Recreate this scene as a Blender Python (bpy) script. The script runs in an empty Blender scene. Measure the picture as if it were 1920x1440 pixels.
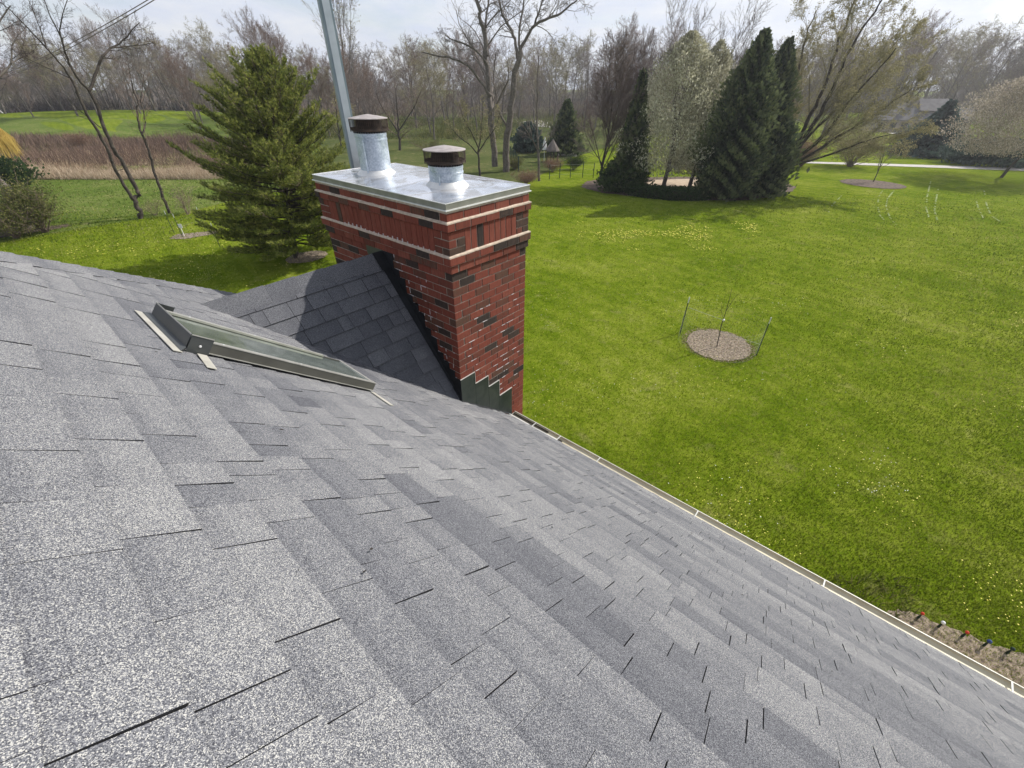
import bpy, math, random
import numpy as np
from mathutils import Vector, Matrix
R_ = math.radians
random.seed(7); rs = np.random.RandomState(11)
SC = bpy.context.scene; COL = SC.collection
# ---------------------------------------------------------------- camera
CAM = np.array([-2.50883509, -2.91332474, 2.96363264]); FPX = 783.0167
YAW, PIT, ROL = 0.71125399, 0.61859162, 0.00133016
FW = np.array([math.cos(YAW)*math.cos(PIT), math.sin(YAW)*math.cos(PIT), -math.sin(PIT)])
_r = np.array([math.sin(YAW), -math.cos(YAW), 0.0]); _u = np.cross(_r, FW)
RT = _r*math.cos(ROL)+_u*math.sin(ROL); UP = -_r*math.sin(ROL)+_u*math.cos(ROL)
cd = bpy.data.cameras.new('camera'); cam = bpy.data.objects.new('camera', cd); COL.objects.link(cam)
cd.sensor_width = 36; cd.lens = FPX/1920*36; cd.clip_start = 0.05; cd.clip_end = 3000
cam.matrix_world = Matrix(((RT[0], UP[0], -FW[0], CAM[0]), (RT[1], UP[1], -FW[1], CAM[1]), (RT[2], UP[2], -FW[2], CAM[2]), (0, 0, 0, 1)))
SC.camera = cam
# ---------------------------------------------------------------- light
SUN_AZ, SUN_EL = -22.0, 39.0
w = bpy.data.worlds.new('World'); SC.world = w; w.use_nodes = True
nt = w.node_tree; nt.nodes.clear()
def N(t, k, **kw):
    n = t.nodes.new(k)
    for a, b in kw.items():
        if a.startswith('i_'): n.inputs[a[2:].replace('_', ' ')].default_value = b
        else: setattr(n, a, b)
    return n
sky = N(nt, 'ShaderNodeTexSky', sky_type='NISHITA', sun_disc=False, sun_elevation=R_(SUN_EL), sun_rotation=R_(90-SUN_AZ), air_density=1.0, dust_density=1.2)
bg1 = N(nt, 'ShaderNodeBackground'); bg1.inputs['Strength'].default_value = 0.125
bg2 = N(nt, 'ShaderNodeBackground'); bg2.inputs['Strength'].default_value = 0.84
tc = N(nt, 'ShaderNodeTexCoord'); mp = N(nt, 'ShaderNodeMapping'); mp.inputs['Scale'].default_value = (1.0, 1.0, 3.4)
n1 = N(nt, 'ShaderNodeTexNoise', i_Scale=2.6, i_Detail=7.0, i_Roughness=0.55, i_Distortion=0.4)
cr = N(nt, 'ShaderNodeValToRGB'); cr.color_ramp.elements[0].position = 0.22; cr.color_ramp.elements[1].position = 0.47
n2 = N(nt, 'ShaderNodeTexNoise', i_Scale=9.0, i_Detail=6.0, i_Roughness=0.6)
cc = N(nt, 'ShaderNodeValToRGB'); cc.color_ramp.elements[0].position = 0.3; cc.color_ramp.elements[1].position = 0.75
cc.color_ramp.elements[0].color = (0.72, 0.79, 0.96, 1); cc.color_ramp.elements[1].color = (0.97, 0.98, 1.0, 1)
mx = N(nt, 'ShaderNodeMixShader'); out = N(nt, 'ShaderNodeOutputWorld'); lk = nt.links.new
lk(tc.outputs['Generated'], mp.inputs[0]); lk(mp.outputs[0], n1.inputs['Vector']); lk(mp.outputs[0], n2.inputs['Vector'])
lk(n1.outputs[0], cr.inputs[0]); lk(n2.outputs[0], cc.inputs[0]); lk(cc.outputs[0], bg2.inputs[0]); lk(sky.outputs[0], bg1.inputs[0])
cm = N(nt, 'ShaderNodeMath', operation='MULTIPLY'); cm.inputs[1].default_value = 0.9
sx_ = N(nt, 'ShaderNodeSeparateXYZ'); lk(tc.outputs['Generated'], sx_.inputs[0])
el_ = N(nt, 'ShaderNodeMapRange'); el_.inputs['From Min'].default_value = .25; el_.inputs['From Max'].default_value = .9; el_.inputs['To Min'].default_value = .97; el_.inputs['To Max'].default_value = .55
lk(sx_.outputs[2], el_.inputs[0]); lk(el_.outputs[0], cm.inputs[1])
lk(cr.outputs[0], cm.inputs[0]); lk(cm.outputs[0], mx.inputs[0]); lk(bg1.outputs[0], mx.inputs[1]); lk(bg2.outputs[0], mx.inputs[2]); lk(mx.outputs[0], out.inputs[0])
sd = bpy.data.lights.new('sun', 'SUN'); sun = bpy.data.objects.new('sun', sd); COL.objects.link(sun)
sd.energy = 5.0; sd.angle = R_(0.55); sd.color = (1.0, 0.955, 0.88)
SD = Vector((math.cos(R_(SUN_AZ))*math.cos(R_(SUN_EL)), math.sin(R_(SUN_AZ))*math.cos(R_(SUN_EL)), math.sin(R_(SUN_EL))))
sun.rotation_euler = SD.to_track_quat('Z', 'Y').to_euler(); sun.location = (20, -20, 40)
SC.view_settings.view_transform = 'Standard'; SC.view_settings.look = 'None'; SC.view_settings.exposure = 0.22; SC.view_settings.gamma = 1.0
SC.view_settings.use_curve_mapping = False

# ---------------------------------------------------------------- helpers
GZ = -4.5
def ray(px, py): return FW+(px-960)/FPX*RT-(py-720)/FPX*UP
def G(px, py, z=GZ):
    d = ray(px, py); return CAM+(z-CAM[2])/d[2]*d
def proj(P):
    d = np.asarray(P, float)-CAM; z = d@FW; return 960+FPX*(d@RT)/z, 720-FPX*(d@UP)/z, z
def HT(P, py):
    lo, hi = -1.0, 60.0
    for _ in range(40):
        m = (lo+hi)/2
        if proj((P[0], P[1], P[2]+m))[1] > py: lo = m
        else: hi = m
    return lo
def onplane(px, py, base, off=0.0):
    # a point of a tree limb: the upright plane through the tree's foot, plus a depth offset
    h = np.array([base[0]-CAM[0], base[1]-CAM[1], 0]); h /= np.linalg.norm(h)
    d = ray(px, py); t = ((np.array(base)+h*off-CAM)@h)/(d@h); return CAM+t*d
def tag(o, label=None, cat=None, group=None, kind=None):
    if label: o['label'] = label
    if cat: o['category'] = cat
    if group: o['group'] = group
    if kind: o['kind'] = kind
    return o
def empty(name, loc=(0, 0, 0), rz=0, **k):
    o = bpy.data.objects.new(name, None); COL.objects.link(o); o.location = loc; o.rotation_euler = (0, 0, rz); o.empty_display_size = .2
    return tag(o, **k)
def link(name, me, parent=None, local=True):
    o = bpy.data.objects.new(name, me); COL.objects.link(o)
    if parent:
        o.parent = parent
        if not local: o.matrix_parent_inverse = Matrix.Translation(parent.location).inverted() if parent.parent is None else parent.matrix_parent_inverse.copy()
    return o
class MB:
    """mesh builder in world coordinates (or the parent's frame)"""
    def __init__(s): s.v = []; s.f = []; s.n = 0; s.a = []; s.mi = []
    def add(s, V, F, att=0.5, m=0):
        V = np.asarray(V, float); s.v.append(V)
        for f in F: s.f.append(tuple(i+s.n for i in f)); s.a.append(att); s.mi.append(m)
        s.n += len(V)
    def hexa(s, P, att=0.5, m=0):   # 8 points: bottom 0-3, top 4-7
        s.add(P, [(0, 3, 2, 1), (4, 5, 6, 7), (0, 1, 5, 4), (1, 2, 6, 5), (2, 3, 7, 6), (3, 0, 4, 7)], att, m)
    def slab(s, P, att=.5):   # a shingle: granules on top, black asphalt on the cut edges
        P = [np.asarray(q, float) for q in P]; f0 = random.uniform(.16, .30); f1 = f0+.16; bd = random.uniform(.025, .085)
        M1 = [P[4]+(P[5]-P[4])*f0, P[7]+(P[6]-P[7])*f0]; M2 = [P[4]+(P[5]-P[4])*f1, P[7]+(P[6]-P[7])*f1]
        s.add(P+[M1[0], M1[1], M2[0], M2[1]], [(4, 8, 9, 7)], att-bd, 0); s.n -= 12
        for f, dt in (((8, 10, 11, 9), bd*.45), ((10, 5, 6, 11), 0)): s.f.append(tuple(i+s.n for i in f)); s.a.append(att-dt); s.mi.append(0)
        for f in [(0, 3, 2, 1), (0, 1, 5, 4), (1, 2, 6, 5), (2, 3, 7, 6), (3, 0, 4, 7)]: s.f.append(tuple(i+s.n for i in f)); s.a.append(att); s.mi.append(1)
        s.n += 12
    def box(s, a, b, att=0.5, m=0):
        x0, y0, z0 = a; x1, y1, z1 = b
        s.hexa([(x0, y0, z0), (x1, y0, z0), (x1, y1, z0), (x0, y1, z0), (x0, y0, z1), (x1, y0, z1), (x1, y1, z1), (x0, y1, z1)], att, m)
    def tube(s, pts, rad, n=6, att=0.5, cap=False, m=0):
        pts = np.asarray(pts, float); k = len(pts); rad = np.broadcast_to(rad, (k,))
        t = np.gradient(pts, axis=0); t /= (np.linalg.norm(t, axis=1)[:, None]+1e-9)
        a = np.array([0, 0, 1.0]) if abs(t[0][2]) < .9 else np.array([1.0, 0, 0])
        u = np.cross(t, a); u /= (np.linalg.norm(u, axis=1)[:, None]+1e-9); v = np.cross(t, u)
        an = np.arange(n)*2*math.pi/n; c = np.cos(an); sn = np.sin(an)
        V = pts[:, None, :]+rad[:, None, None]*(u[:, None, :]*c[None, :, None]+v[:, None, :]*sn[None, :, None])
        F = [(i*n+j, i*n+(j+1) % n, (i+1)*n+(j+1) % n, (i+1)*n+j) for i in range(k-1) for j in range(n)]
        if cap: F += [tuple(range(n))[::-1], tuple((k-1)*n+j for j in range(n))]
        s.add(V.reshape(-1, 3), F, att, m)
    def lathe(s, c, prof, n=32, att=.5, axis=None, m=0):
        an = np.arange(n)*2*math.pi/n
        V = [(c[0]+r*math.cos(a), c[1]+r*math.sin(a), c[2]+z) for r, z in prof for a in an]
        F = [(i*n+j, i*n+(j+1) % n, (i+1)*n+(j+1) % n, (i+1)*n+j) for i in range(len(prof)-1) for j in range(n)]
        s.add(V, F, att, m)
    def build(s, name, mat=None, parent=None, smooth=False, mats=None, attr=False, **k):
        me = bpy.data.meshes.new(name)
        V = np.concatenate(s.v) if s.v else np.zeros((0, 3))
        me.from_pydata(V.tolist(), [], s.f)
        if attr: 
            at = me.attributes.new('tone', 'FLOAT', 'FACE'); at.data.foreach_set('value', np.array(s.a, np.float32))
        if smooth: me.polygons.foreach_set('use_smooth', [True]*len(me.polygons))
        for m_ in (mats or [mat]): me.materials.append(m_)
        if mats: me.polygons.foreach_set('material_index', s.mi)
        o = link(name, me, parent); return tag(o, **k)
def rawmesh(name, V, nq, k, mat, tone=None):
    """fast mesh: V (nq*k,3) separate k-gons"""
    me = bpy.data.meshes.new(name); V = np.asarray(V, np.float32).reshape(-1, 3)
    me.vertices.add(len(V)); me.vertices.foreach_set('co', V.ravel()); me.loops.add(nq*k); me.loops.foreach_set('vertex_index', np.arange(nq*k, dtype=np.int32))
    me.polygons.add(nq); me.polygons.foreach_set('loop_start', np.arange(nq, dtype=np.int32)*k)
    try: me.polygons.foreach_set('loop_total', np.full(nq, k, np.int32))
    except Exception: pass
    if tone is not None:
        at = me.attributes.new('tone', 'FLOAT', 'FACE'); at.data.foreach_set('value', np.asarray(tone, np.float32))
    me.update(calc_edges=True); me.validate(); me.materials.append(mat); return me

# ---------------------------------------------------------------- materials
def ramp(t, stops):
    r = t.nodes.new('ShaderNodeValToRGB'); e = r.color_ramp.elements
    while len(e) < len(stops): e.new(0.5)
    for i, (p, c) in enumerate(stops): e[i].position = p; e[i].color = (*c, 1) if len(c) == 3 else c
    return r
def material(name, rough=.8, metal=0.0, spec=.3):
    m = bpy.data.materials.new(name); m.use_nodes = True; t = m.node_tree; b = t.nodes['Principled BSDF']
    b.inputs['Roughness'].default_value = rough; b.inputs['Metallic'].default_value = metal; b.inputs['Specular IOR Level'].default_value = spec
    return m, t, b
def noise_mat(name, c1, c2, scale=8, rough=.8, metal=0, spec=.3, detail=5, bump=0, bscale=None, coord='Object', lo=.3, hi=.7, c3=None, transl=0, dist=0):
    m, t, b = material(name, rough, metal, spec); L = t.links.new
    c = t.nodes.new('ShaderNodeTexCoord'); n = N(t, 'ShaderNodeTexNoise', i_Scale=scale, i_Detail=detail, i_Distortion=dist)
    if coord == 'World':
        g = t.nodes.new('ShaderNodeNewGeometry'); src = g.outputs['Position']
    else: src = c.outputs[coord]
    L(src, n.inputs['Vector'])
    st = [(lo, c1), (hi, c2)] if c3 is None else [(lo, c1), ((lo+hi)/2, c3), (hi, c2)]
    r = ramp(t, st); L(n.outputs[0], r.inputs[0]); L(r.outputs[0], b.inputs['Base Color'])
    if bump:
        n2 = N(t, 'ShaderNodeTexNoise', i_Scale=bscale or scale*4, i_Detail=4.0); L(src, n2.inputs['Vector'])
        bp = N(t, 'ShaderNodeBump'); bp.inputs['Strength'].default_value = bump; bp.inputs['Distance'].default_value = .01
        L(n2.outputs[0], bp.inputs['Height']); L(bp.outputs[0], b.inputs['Normal'])
    if transl:
        tr = t.nodes.new('ShaderNodeBsdfTranslucent'); L(r.outputs[0], tr.inputs[0]); ms = t.nodes.new('ShaderNodeMixShader'); ms.inputs[0].default_value = transl
        L(b.outputs[0], ms.inputs[1]); L(tr.outputs[0], ms.inputs[2]); L(ms.outputs[0], t.nodes['Material Output'].inputs[0])
    return m
def tone_mat(name, stops, rough=.8, nscale=6, namt=.5, transl=0, spec=.2, coord='Object'):
    """colour from each face's own tone plus noise"""
    m, t, b = material(name, rough, 0, spec); L = t.links.new
    a = N(t, 'ShaderNodeAttribute', attribute_name='tone'); c = t.nodes.new('ShaderNodeTexCoord')
    n = N(t, 'ShaderNodeTexNoise', i_Scale=nscale, i_Detail=4.0); L(c.outputs[coord], n.inputs['Vector'])
    s = N(t, 'ShaderNodeMath', operation='MULTIPLY_ADD'); L(n.outputs[0], s.inputs[0]); s.inputs[1].default_value = namt; 
    s2 = N(t, 'ShaderNodeMath', operation='SUBTRACT'); L(a.outputs['Fac'], s2.inputs[0]); s2.inputs[1].default_value = namt/2; L(s2.outputs[0], s.inputs[2])
    r = ramp(t, stops); L(s.outputs[0], r.inputs[0]); L(r.outputs[0], b.inputs['Base Color'])
    if transl:
        tr = t.nodes.new('ShaderNodeBsdfTranslucent'); L(r.outputs[0], tr.inputs[0]); ms = t.nodes.new('ShaderNodeMixShader'); ms.inputs[0].default_value = transl
        L(b.outputs[0], ms.inputs[1]); L(tr.outputs[0], ms.inputs[2]); L(ms.outputs[0], t.nodes['Material Output'].inputs[0])
    return m, t, b

def shingle_material():
    m, t, b = material('asphalt_shingle', .88, 0, .25); L = t.links.new
    a = N(t, 'ShaderNodeAttribute', attribute_name='tone'); g = t.nodes.new('ShaderNodeNewGeometry')
    v = N(t, 'ShaderNodeTexVoronoi', i_Scale=700.0); L(g.outputs['Position'], v.inputs['Vector'])
    sp = t.nodes.new('ShaderNodeSeparateColor'); L(v.outputs['Color'], sp.inputs[0])
    # granule brightness: random per cell, mixed with the shingle's own blend
    ra = ramp(t, [(0, (.032, .033, .041)), (.35, (.085, .088, .102)), (.62, (.154, .157, .173)), (.86, (.262, .263, .272)), (1, (.46, .45, .42))])
    n = N(t, 'ShaderNodeTexNoise', i_Scale=7.0, i_Detail=6.0, i_Roughness=.7); L(g.outputs['Position'], n.inputs['Vector'])
    n3 = N(t, 'ShaderNodeTexNoise', i_Scale=.9, i_Detail=3.0); L(g.outputs['Position'], n3.inputs['Vector'])
    k1 = N(t, 'ShaderNodeMath', operation='MULTIPLY_ADD'); L(n.outputs[0], k1.inputs[0]); k1.inputs[1].default_value = .16; L(a.outputs['Fac'], k1.inputs[2])
    k1b = N(t, 'ShaderNodeMath', operation='MULTIPLY_ADD'); L(n3.outputs[0], k1b.inputs[0]); k1b.inputs[1].default_value = .14; L(k1.outputs[0], k1b.inputs[2])
    k2 = N(t, 'ShaderNodeMath', operation='ADD'); L(k1b.outputs[0], k2.inputs[0]); k2.inputs[1].default_value = -.70
    k3 = N(t, 'ShaderNodeMath', operation='ADD'); L(sp.outputs[0], k3.inputs[0]); L(k2.outputs[0], k3.inputs[1]); k3.use_clamp = True
    L(k3.outputs[0], ra.inputs[0]); L(ra.outputs[0], b.inputs['Base Color'])
    bp = N(t, 'ShaderNodeBump'); bp.inputs['Strength'].default_value = .55; bp.inputs['Distance'].default_value = .0015; L(sp.outputs[1], bp.inputs['Height']); L(bp.outputs[0], b.inputs['Normal'])
    return m
M = {}
M['shingle'] = shingle_material()
M['asphalt'] = noise_mat('asphalt_edge', (.014, .014, .017), (.034, .034, .038), 40, .9)
M['felt'] = noise_mat('roof_felt', (.012, .012, .014), (.02, .02, .022), 20, .95)
def brick_material():
    m, t, b = material('brick', .85, 0, .2); L = t.links.new
    a = N(t, 'ShaderNodeAttribute', attribute_name='tone'); g = t.nodes.new('ShaderNodeNewGeometry')
    n = N(t, 'ShaderNodeTexNoise', i_Scale=26.0, i_Detail=6.0, i_Roughness=.65); L(g.outputs['Position'], n.inputs['Vector'])
    s = N(t, 'ShaderNodeMath', operation='MULTIPLY_ADD'); L(n.outputs[0], s.inputs[0]); s.inputs[1].default_value = .30; L(a.outputs['Fac'], s.inputs[2])
    r = ramp(t, [(0.15, (.034, .028, .026)), (.27, (.060, .042, .034)), (.38, (.105, .060, .042)), (.5, (.155, .046, .031)), (.75, (.205, .056, .037)), (1, (.255, .098, .066))])
    L(s.outputs[0], r.inputs[0])
    mp_ = N(t, 'ShaderNodeMapping'); mp_.inputs['Scale'].default_value = (90, 90, 8); L(g.outputs['Position'], mp_.inputs[0])
    st = N(t, 'ShaderNodeTexNoise', i_Scale=1.0, i_Detail=3.0); L(mp_.outputs[0], st.inputs['Vector'])
    mm = N(t, 'ShaderNodeMix', data_type='RGBA', blend_type='MULTIPLY'); mm.inputs[0].default_value = .55
    rr = ramp(t, [(.35, (.5, .5, .5)), (.6, (1, 1, 1))]); L(st.outputs[0], rr.inputs[0]); L(r.outputs[0], mm.inputs[6]); L(rr.outputs[0], mm.inputs[7])
    L(mm.outputs[2], b.inputs['Base Color'])
    n2 = N(t, 'ShaderNodeTexNoise', i_Scale=120.0, i_Detail=4.0); L(g.outputs['Position'], n2.inputs['Vector'])
    bp = N(t, 'ShaderNodeBump'); bp.inputs['Strength'].default_value = .5; bp.inputs['Distance'].default_value = .003; L(n2.outputs[0], bp.inputs['Height']); L(bp.outputs[0], b.inputs['Normal'])
    return m
M['brick'] = brick_material()
M['mortar'] = noise_mat('mortar', (.20, .17, .14), (.40, .34, .28), 18, .95, bump=.5, bscale=200, coord='World')
M['mortar_light'] = noise_mat('mortar_light', (.40, .32, .25), (.60, .50, .40), 25, .95, bump=.6, bscale=150, coord='World')
M['efflor'] = noise_mat('mortar_white', (.42, .38, .38), (.7, .66, .66), 60, .95, coord='World')
def galv(name, c1, c2, rough, sc, metal=.85, stain=False):
    m, t, b = material(name, rough, metal, .5); L = t.links.new; g = t.nodes.new('ShaderNodeNewGeometry')
    v = N(t, 'ShaderNodeTexVoronoi', i_Scale=sc); L(g.outputs['Position'], v.inputs['Vector'])
    sp = t.nodes.new('ShaderNodeSeparateColor'); L(v.outputs['Color'], sp.inputs[0])
    n = N(t, 'ShaderNodeTexNoise', i_Scale=6.0, i_Detail=5.0, i_Distortion=.6); L(g.outputs['Position'], n.inputs['Vector'])
    s = N(t, 'ShaderNodeMath', operation='MULTIPLY_ADD'); L(sp.outputs[0], s.inputs[0]); s.inputs[1].default_value = .45; L(n.outputs[0], s.inputs[2])
    r = ramp(t, [(.35, c1), (.95, c2)]); L(s.outputs[0], r.inputs[0]); last = r.outputs[0]
    if stain:
        n4 = N(t, 'ShaderNodeTexNoise', i_Scale=3.2, i_Detail=3.0, i_Distortion=1.5); L(g.outputs['Position'], n4.inputs['Vector'])
        r4 = ramp(t, [(.5, (0, 0, 0)), (.56, (.55, .55, .55)), (.66, (.1, .1, .1))]); L(n4.outputs[0], r4.inputs[0])
        mm = N(t, 'ShaderNodeMix', data_type='RGBA'); L(r4.outputs[0], mm.inputs[0]); L(last, mm.inputs[6]); mm.inputs[7].default_value = (.42, .36, .28, 1); last = mm.outputs[2]
    L(last, b.inputs['Base Color'])
    r2 = ramp(t, [(.3, (rough*.6,)*3), (.7, (min(1, rough*1.5),)*3)]); L(n.outputs[0], r2.inputs[0]); L(r2.outputs[0], b.inputs['Roughness'])
    bp = N(t, 'ShaderNodeBump'); bp.inputs['Strength'].default_value = .15; bp.inputs['Distance'].default_value = .02; L(n.outputs[0], bp.inputs['Height']); L(bp.outputs[0], b.inputs['Normal'])
    return m
M['cap'] = galv('galvanised_cap_top', (.74, .74, .76), (.90, .90, .92), .20, 9, .85, True)
M['cap_edge'] = noise_mat('cap_edge', (.20, .20, .17), (.27, .27, .235), 10, .5, .35, .4)
M['lip'] = noise_mat('bright_lip', (.66, .66, .66), (.8, .8, .8), 10, .4, .3, .4)
M['flue'] = galv('galvanised_flue', (.30, .37, .46), (.56, .62, .70), .42, 75, .55)
M['collar'] = noise_mat('storm_collar', (.60, .60, .58), (.74, .73, .70), 12, .42, .45, .5)
M['lid'] = noise_mat('cap_lid', (.30, .26, .245), (.46, .42, .40), 14, .6, .3, .4)
M['rust'] = noise_mat('rusty_mesh', (.040, .033, .030), (.11, .078, .060), 18, .8, .3, .3)
M['soot'] = noise_mat('sooty_metal', (.015, .013, .012), (.035, .03, .027), 18, .9)
M['flash'] = noise_mat('dark_flashing', (.030, .040, .036), (.062, .072, .064), 5, .42, .35, .5, dist=1)
M['blackflash'] = noise_mat('black_flashing', (.010, .011, .013), (.02, .022, .025), 8, .7)
M['bronze'] = noise_mat('bronze_grey_metal', (.085, .082, .072), (.12, .117, .102), 6, .5, .3, .5)
M['slate'] = noise_mat('grey_head_flashing', (.055, .06, .062), (.085, .09, .092), 6, .45, .4, .5)
M['pale'] = noise_mat('pale_flashing', (.40, .38, .33), (.56, .54, .48), 9, .45, .3, .4)
M['rail'] = noise_mat('skylight_rail', (.42, .41, .38), (.55, .54, .5), 9, .35, .5, .5)
M['gutter'] = noise_mat('beige_gutter', (.58, .50, .33), (.70, .63, .45), 3, .5, 0, .4, dist=1)
M['gutterlip'] = noise_mat('gutter_lip', (.44, .42, .35), (.60, .57, .50), 5, .45, 0, .4)
M['strap'] = noise_mat('white_strap', (.55, .55, .50), (.66, .66, .62), 20, .5)
M['grime'] = noise_mat('gutter_grime', (.02, .018, .014), (.06, .05, .035), 20, .9)
M['mast'] = noise_mat('galvanised_mast', (.20, .25, .27), (.28, .33, .355), 4, .5, .35, .5, dist=.6)
M['mastlit'] = noise_mat('mast_lit_side', (.50, .54, .56), (.62, .66, .68), 6, .4, .4, .5)  # paler copy of the mast metal, painted for its lit side
M['siding'] = noise_mat('beige_siding', (.44, .41, .34), (.5, .47, .4), 3, .7)
def glass_mat():
    m, t, b = material('skylight_glass', .12, 0, .8); L = t.links.new
    n = N(t, 'ShaderNodeTexNoise', i_Scale=7.0, i_Detail=5.0, i_Distortion=.5); g = t.nodes.new('ShaderNodeNewGeometry'); L(g.outputs['Position'], n.inputs['Vector'])
    r = ramp(t, [(.35, (.10, .12, .105)), (.7, (.20, .225, .205))]); L(n.outputs[0], r.inputs[0]); L(r.outputs[0], b.inputs['Base Color']); b.inputs['Coat Weight'].default_value = .8; b.inputs['Coat Roughness'].default_value = .08
    return m
M['glass'] = glass_mat()
# ---------------------------------------------------------------- house geometry constants
TN = 0.841254; S_ = math.sqrt(1+TN*TN); CHL = 2.214; CHW = 1.1042; XE = 0.79; EXPO = 0.1478
NN = np.array([TN, 0, 1])/S_
def rp(s, y, h=0.0):        # main slope: s metres down the slope from the chimney's uphill face, y along the eave
    return np.array([s/S_, y, -TN*s/S_])+h*NN
def hip_y(x): return .72+1.25*(x+2.62)

exec_order = []
# ================================================================ GROUND
gc = G(960, 400)
def bump(x, y):
    z = 0*x
    for (px, py, h, sx, sy) in MOUNDS:
        c = G(px, py); z = z+h*np.exp(-(((x-c[0])*fx+(y-c[1])*fy)/sx)**2-(((x-c[0])*fy-(y-c[1])*fx)/sy)**2)
    return z
fx, fy = 0.30, 0.954     # roughly toward the left part of the view
MOUNDS = [(150, 232, 2.6, 22, 42), (380, 238, 2.0, 18, 30)]
def gz(x, y): return GZ+float(bump(np.array(x), np.array(y)))
def ground():
    rad = np.concatenate([np.linspace(0.5, 60, 60), np.linspace(62, 200, 90), np.linspace(210, 1500, 30)]); na = 220
    an = np.arange(na)*2*math.pi/na
    X = CAM[0]+rad[:, None]*np.cos(an); Y = CAM[1]+rad[:, None]*np.sin(an); Z = GZ+bump(X, Y)
    V = np.stack([X, Y, Z], -1).reshape(-1, 3); nr = len(rad)
    F = [(i*na+j, (i+1)*na+j, (i+1)*na+(j+1) % na, i*na+(j+1) % na) for i in range(nr-1) for j in range(na)]
    F.append(tuple(range(na)))
    b = MB(); b.add(V, F); return b
def grass_material(name, cols, straw=0.0, stripes=0.0):
    m, t, b = material(name, .95, 0, 0.0); L = t.links.new; g = t.nodes.new('ShaderNodeNewGeometry'); P = g.outputs['Position']
    def nz(s, d=4.0, r=.55, di=0): 
        n = N(t, 'ShaderNodeTexNoise', i_Scale=s, i_Detail=d, i_Roughness=r, i_Distortion=di); L(P, n.inputs['Vector']); return n.outputs[0]
    a = N(t, 'ShaderNodeMath', operation='MULTIPLY_ADD'); L(nz(.22, 3, .5, .6), a.inputs[0]); a.inputs[1].default_value = .55
    c2 = N(t, 'ShaderNodeMath', operation='MULTIPLY_ADD'); L(nz(1.7, 4, .6), c2.inputs[0]); c2.inputs[1].default_value = .5; L(c2.outputs[0], a.inputs[2])
    c3 = N(t, 'ShaderNodeMath', operation='MULTIPLY_ADD'); L(nz(9, 6, .75), c3.inputs[0]); c3.inputs[1].default_value = .9; c3.inputs[2].default_value = -.475; L(c3.outputs[0], c2.inputs[2])
    r = ramp(t, cols); L(a.outputs[0], r.inputs[0]); last = r.outputs[0]
    if stripes:
        mp_ = N(t, 'ShaderNodeMapping'); mp_.inputs['Rotation'].default_value = (0, 0, R_(stripes)); L(P, mp_.inputs[0])
        wv = N(t, 'ShaderNodeTexWave', i_Scale=.28, i_Distortion=1.2, i_Detail=2.0); L(mp_.outputs[0], wv.inputs['Vector'])
        rr = ramp(t, [(.3, (.93, .94, .92)), (.7, (1.04, 1.03, 1.03))]); L(wv.outputs['Fac'], rr.inputs[0])
        mm = N(t, 'ShaderNodeMix', data_type='RGBA', blend_type='MULTIPLY'); mm.inputs[0].default_value = 1; L(last, mm.inputs[6]); L(rr.outputs[0], mm.inputs[7]); last = mm.outputs[2]
    if straw:
        r3 = ramp(t, [(.58, (0, 0, 0)), (.72, (straw,)*3)]); L(nz(.9, 6, .7, .3), r3.inputs[0])
        mm = N(t, 'ShaderNodeMix', data_type='RGBA'); L(r3.outputs[0], mm.inputs[0]); L(last, mm.inputs[6]); mm.inputs[7].default_value = (.28, .24, .11, 1); last = mm.outputs[2]
    L(last, b.inputs['Base Color'])
    bp = N(t, 'ShaderNodeBump'); bp.inputs['Strength'].default_value = .7; bp.inputs['Distance'].default_value = .05; L(nz(30, 4, .7), bp.inputs['Height']); L(bp.outputs[0], b.inputs['Normal'])
    return m
M['lawn'] = grass_material('lawn_grass_ground', [(.20, (.048, .086, .004)), (.42, (.108, .158, .008)), (.62, (.175, .215, .022)), (.85, (.28, .28, .085))], straw=.45, stripes=8)
M['meadow'] = grass_material('meadow_ground', [(.22, (.060, .095, .018)), (.5, (.105, .15, .028)), (.8, (.20, .20, .08))], straw=.95)
M['woodfloor'] = grass_material('woodland_floor', [(.22, (.045, .055, .02)), (.5, (.075, .095, .03)), (.8, (.17, .15, .075))], straw=.8)
M['mulch'] = noise_mat('mulch', (.045, .032, .024), (.15, .105, .075), 5, .95, bump=.9, bscale=22, coord='World')
M['drymulch'] = noise_mat('dry_mulch', (.070, .052, .040), (.36, .29, .215), 15, .95, bump=.9, bscale=40, coord='World')
M['sand'] = noise_mat('pale_sand', (.35, .27, .19), (.5, .4, .3), 2, .95, coord='World')
M['concrete'] = noise_mat('pale_concrete', (.38, .355, .33), (.52, .49, .45), 1.5, .9, coord='World')
M['water'] = noise_mat('pond_water', (.16, .17, .19), (.25, .26, .28), 3, .12, 0, .6, coord='World')
ground().build('lawn', M['lawn'], kind='structure')
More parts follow.
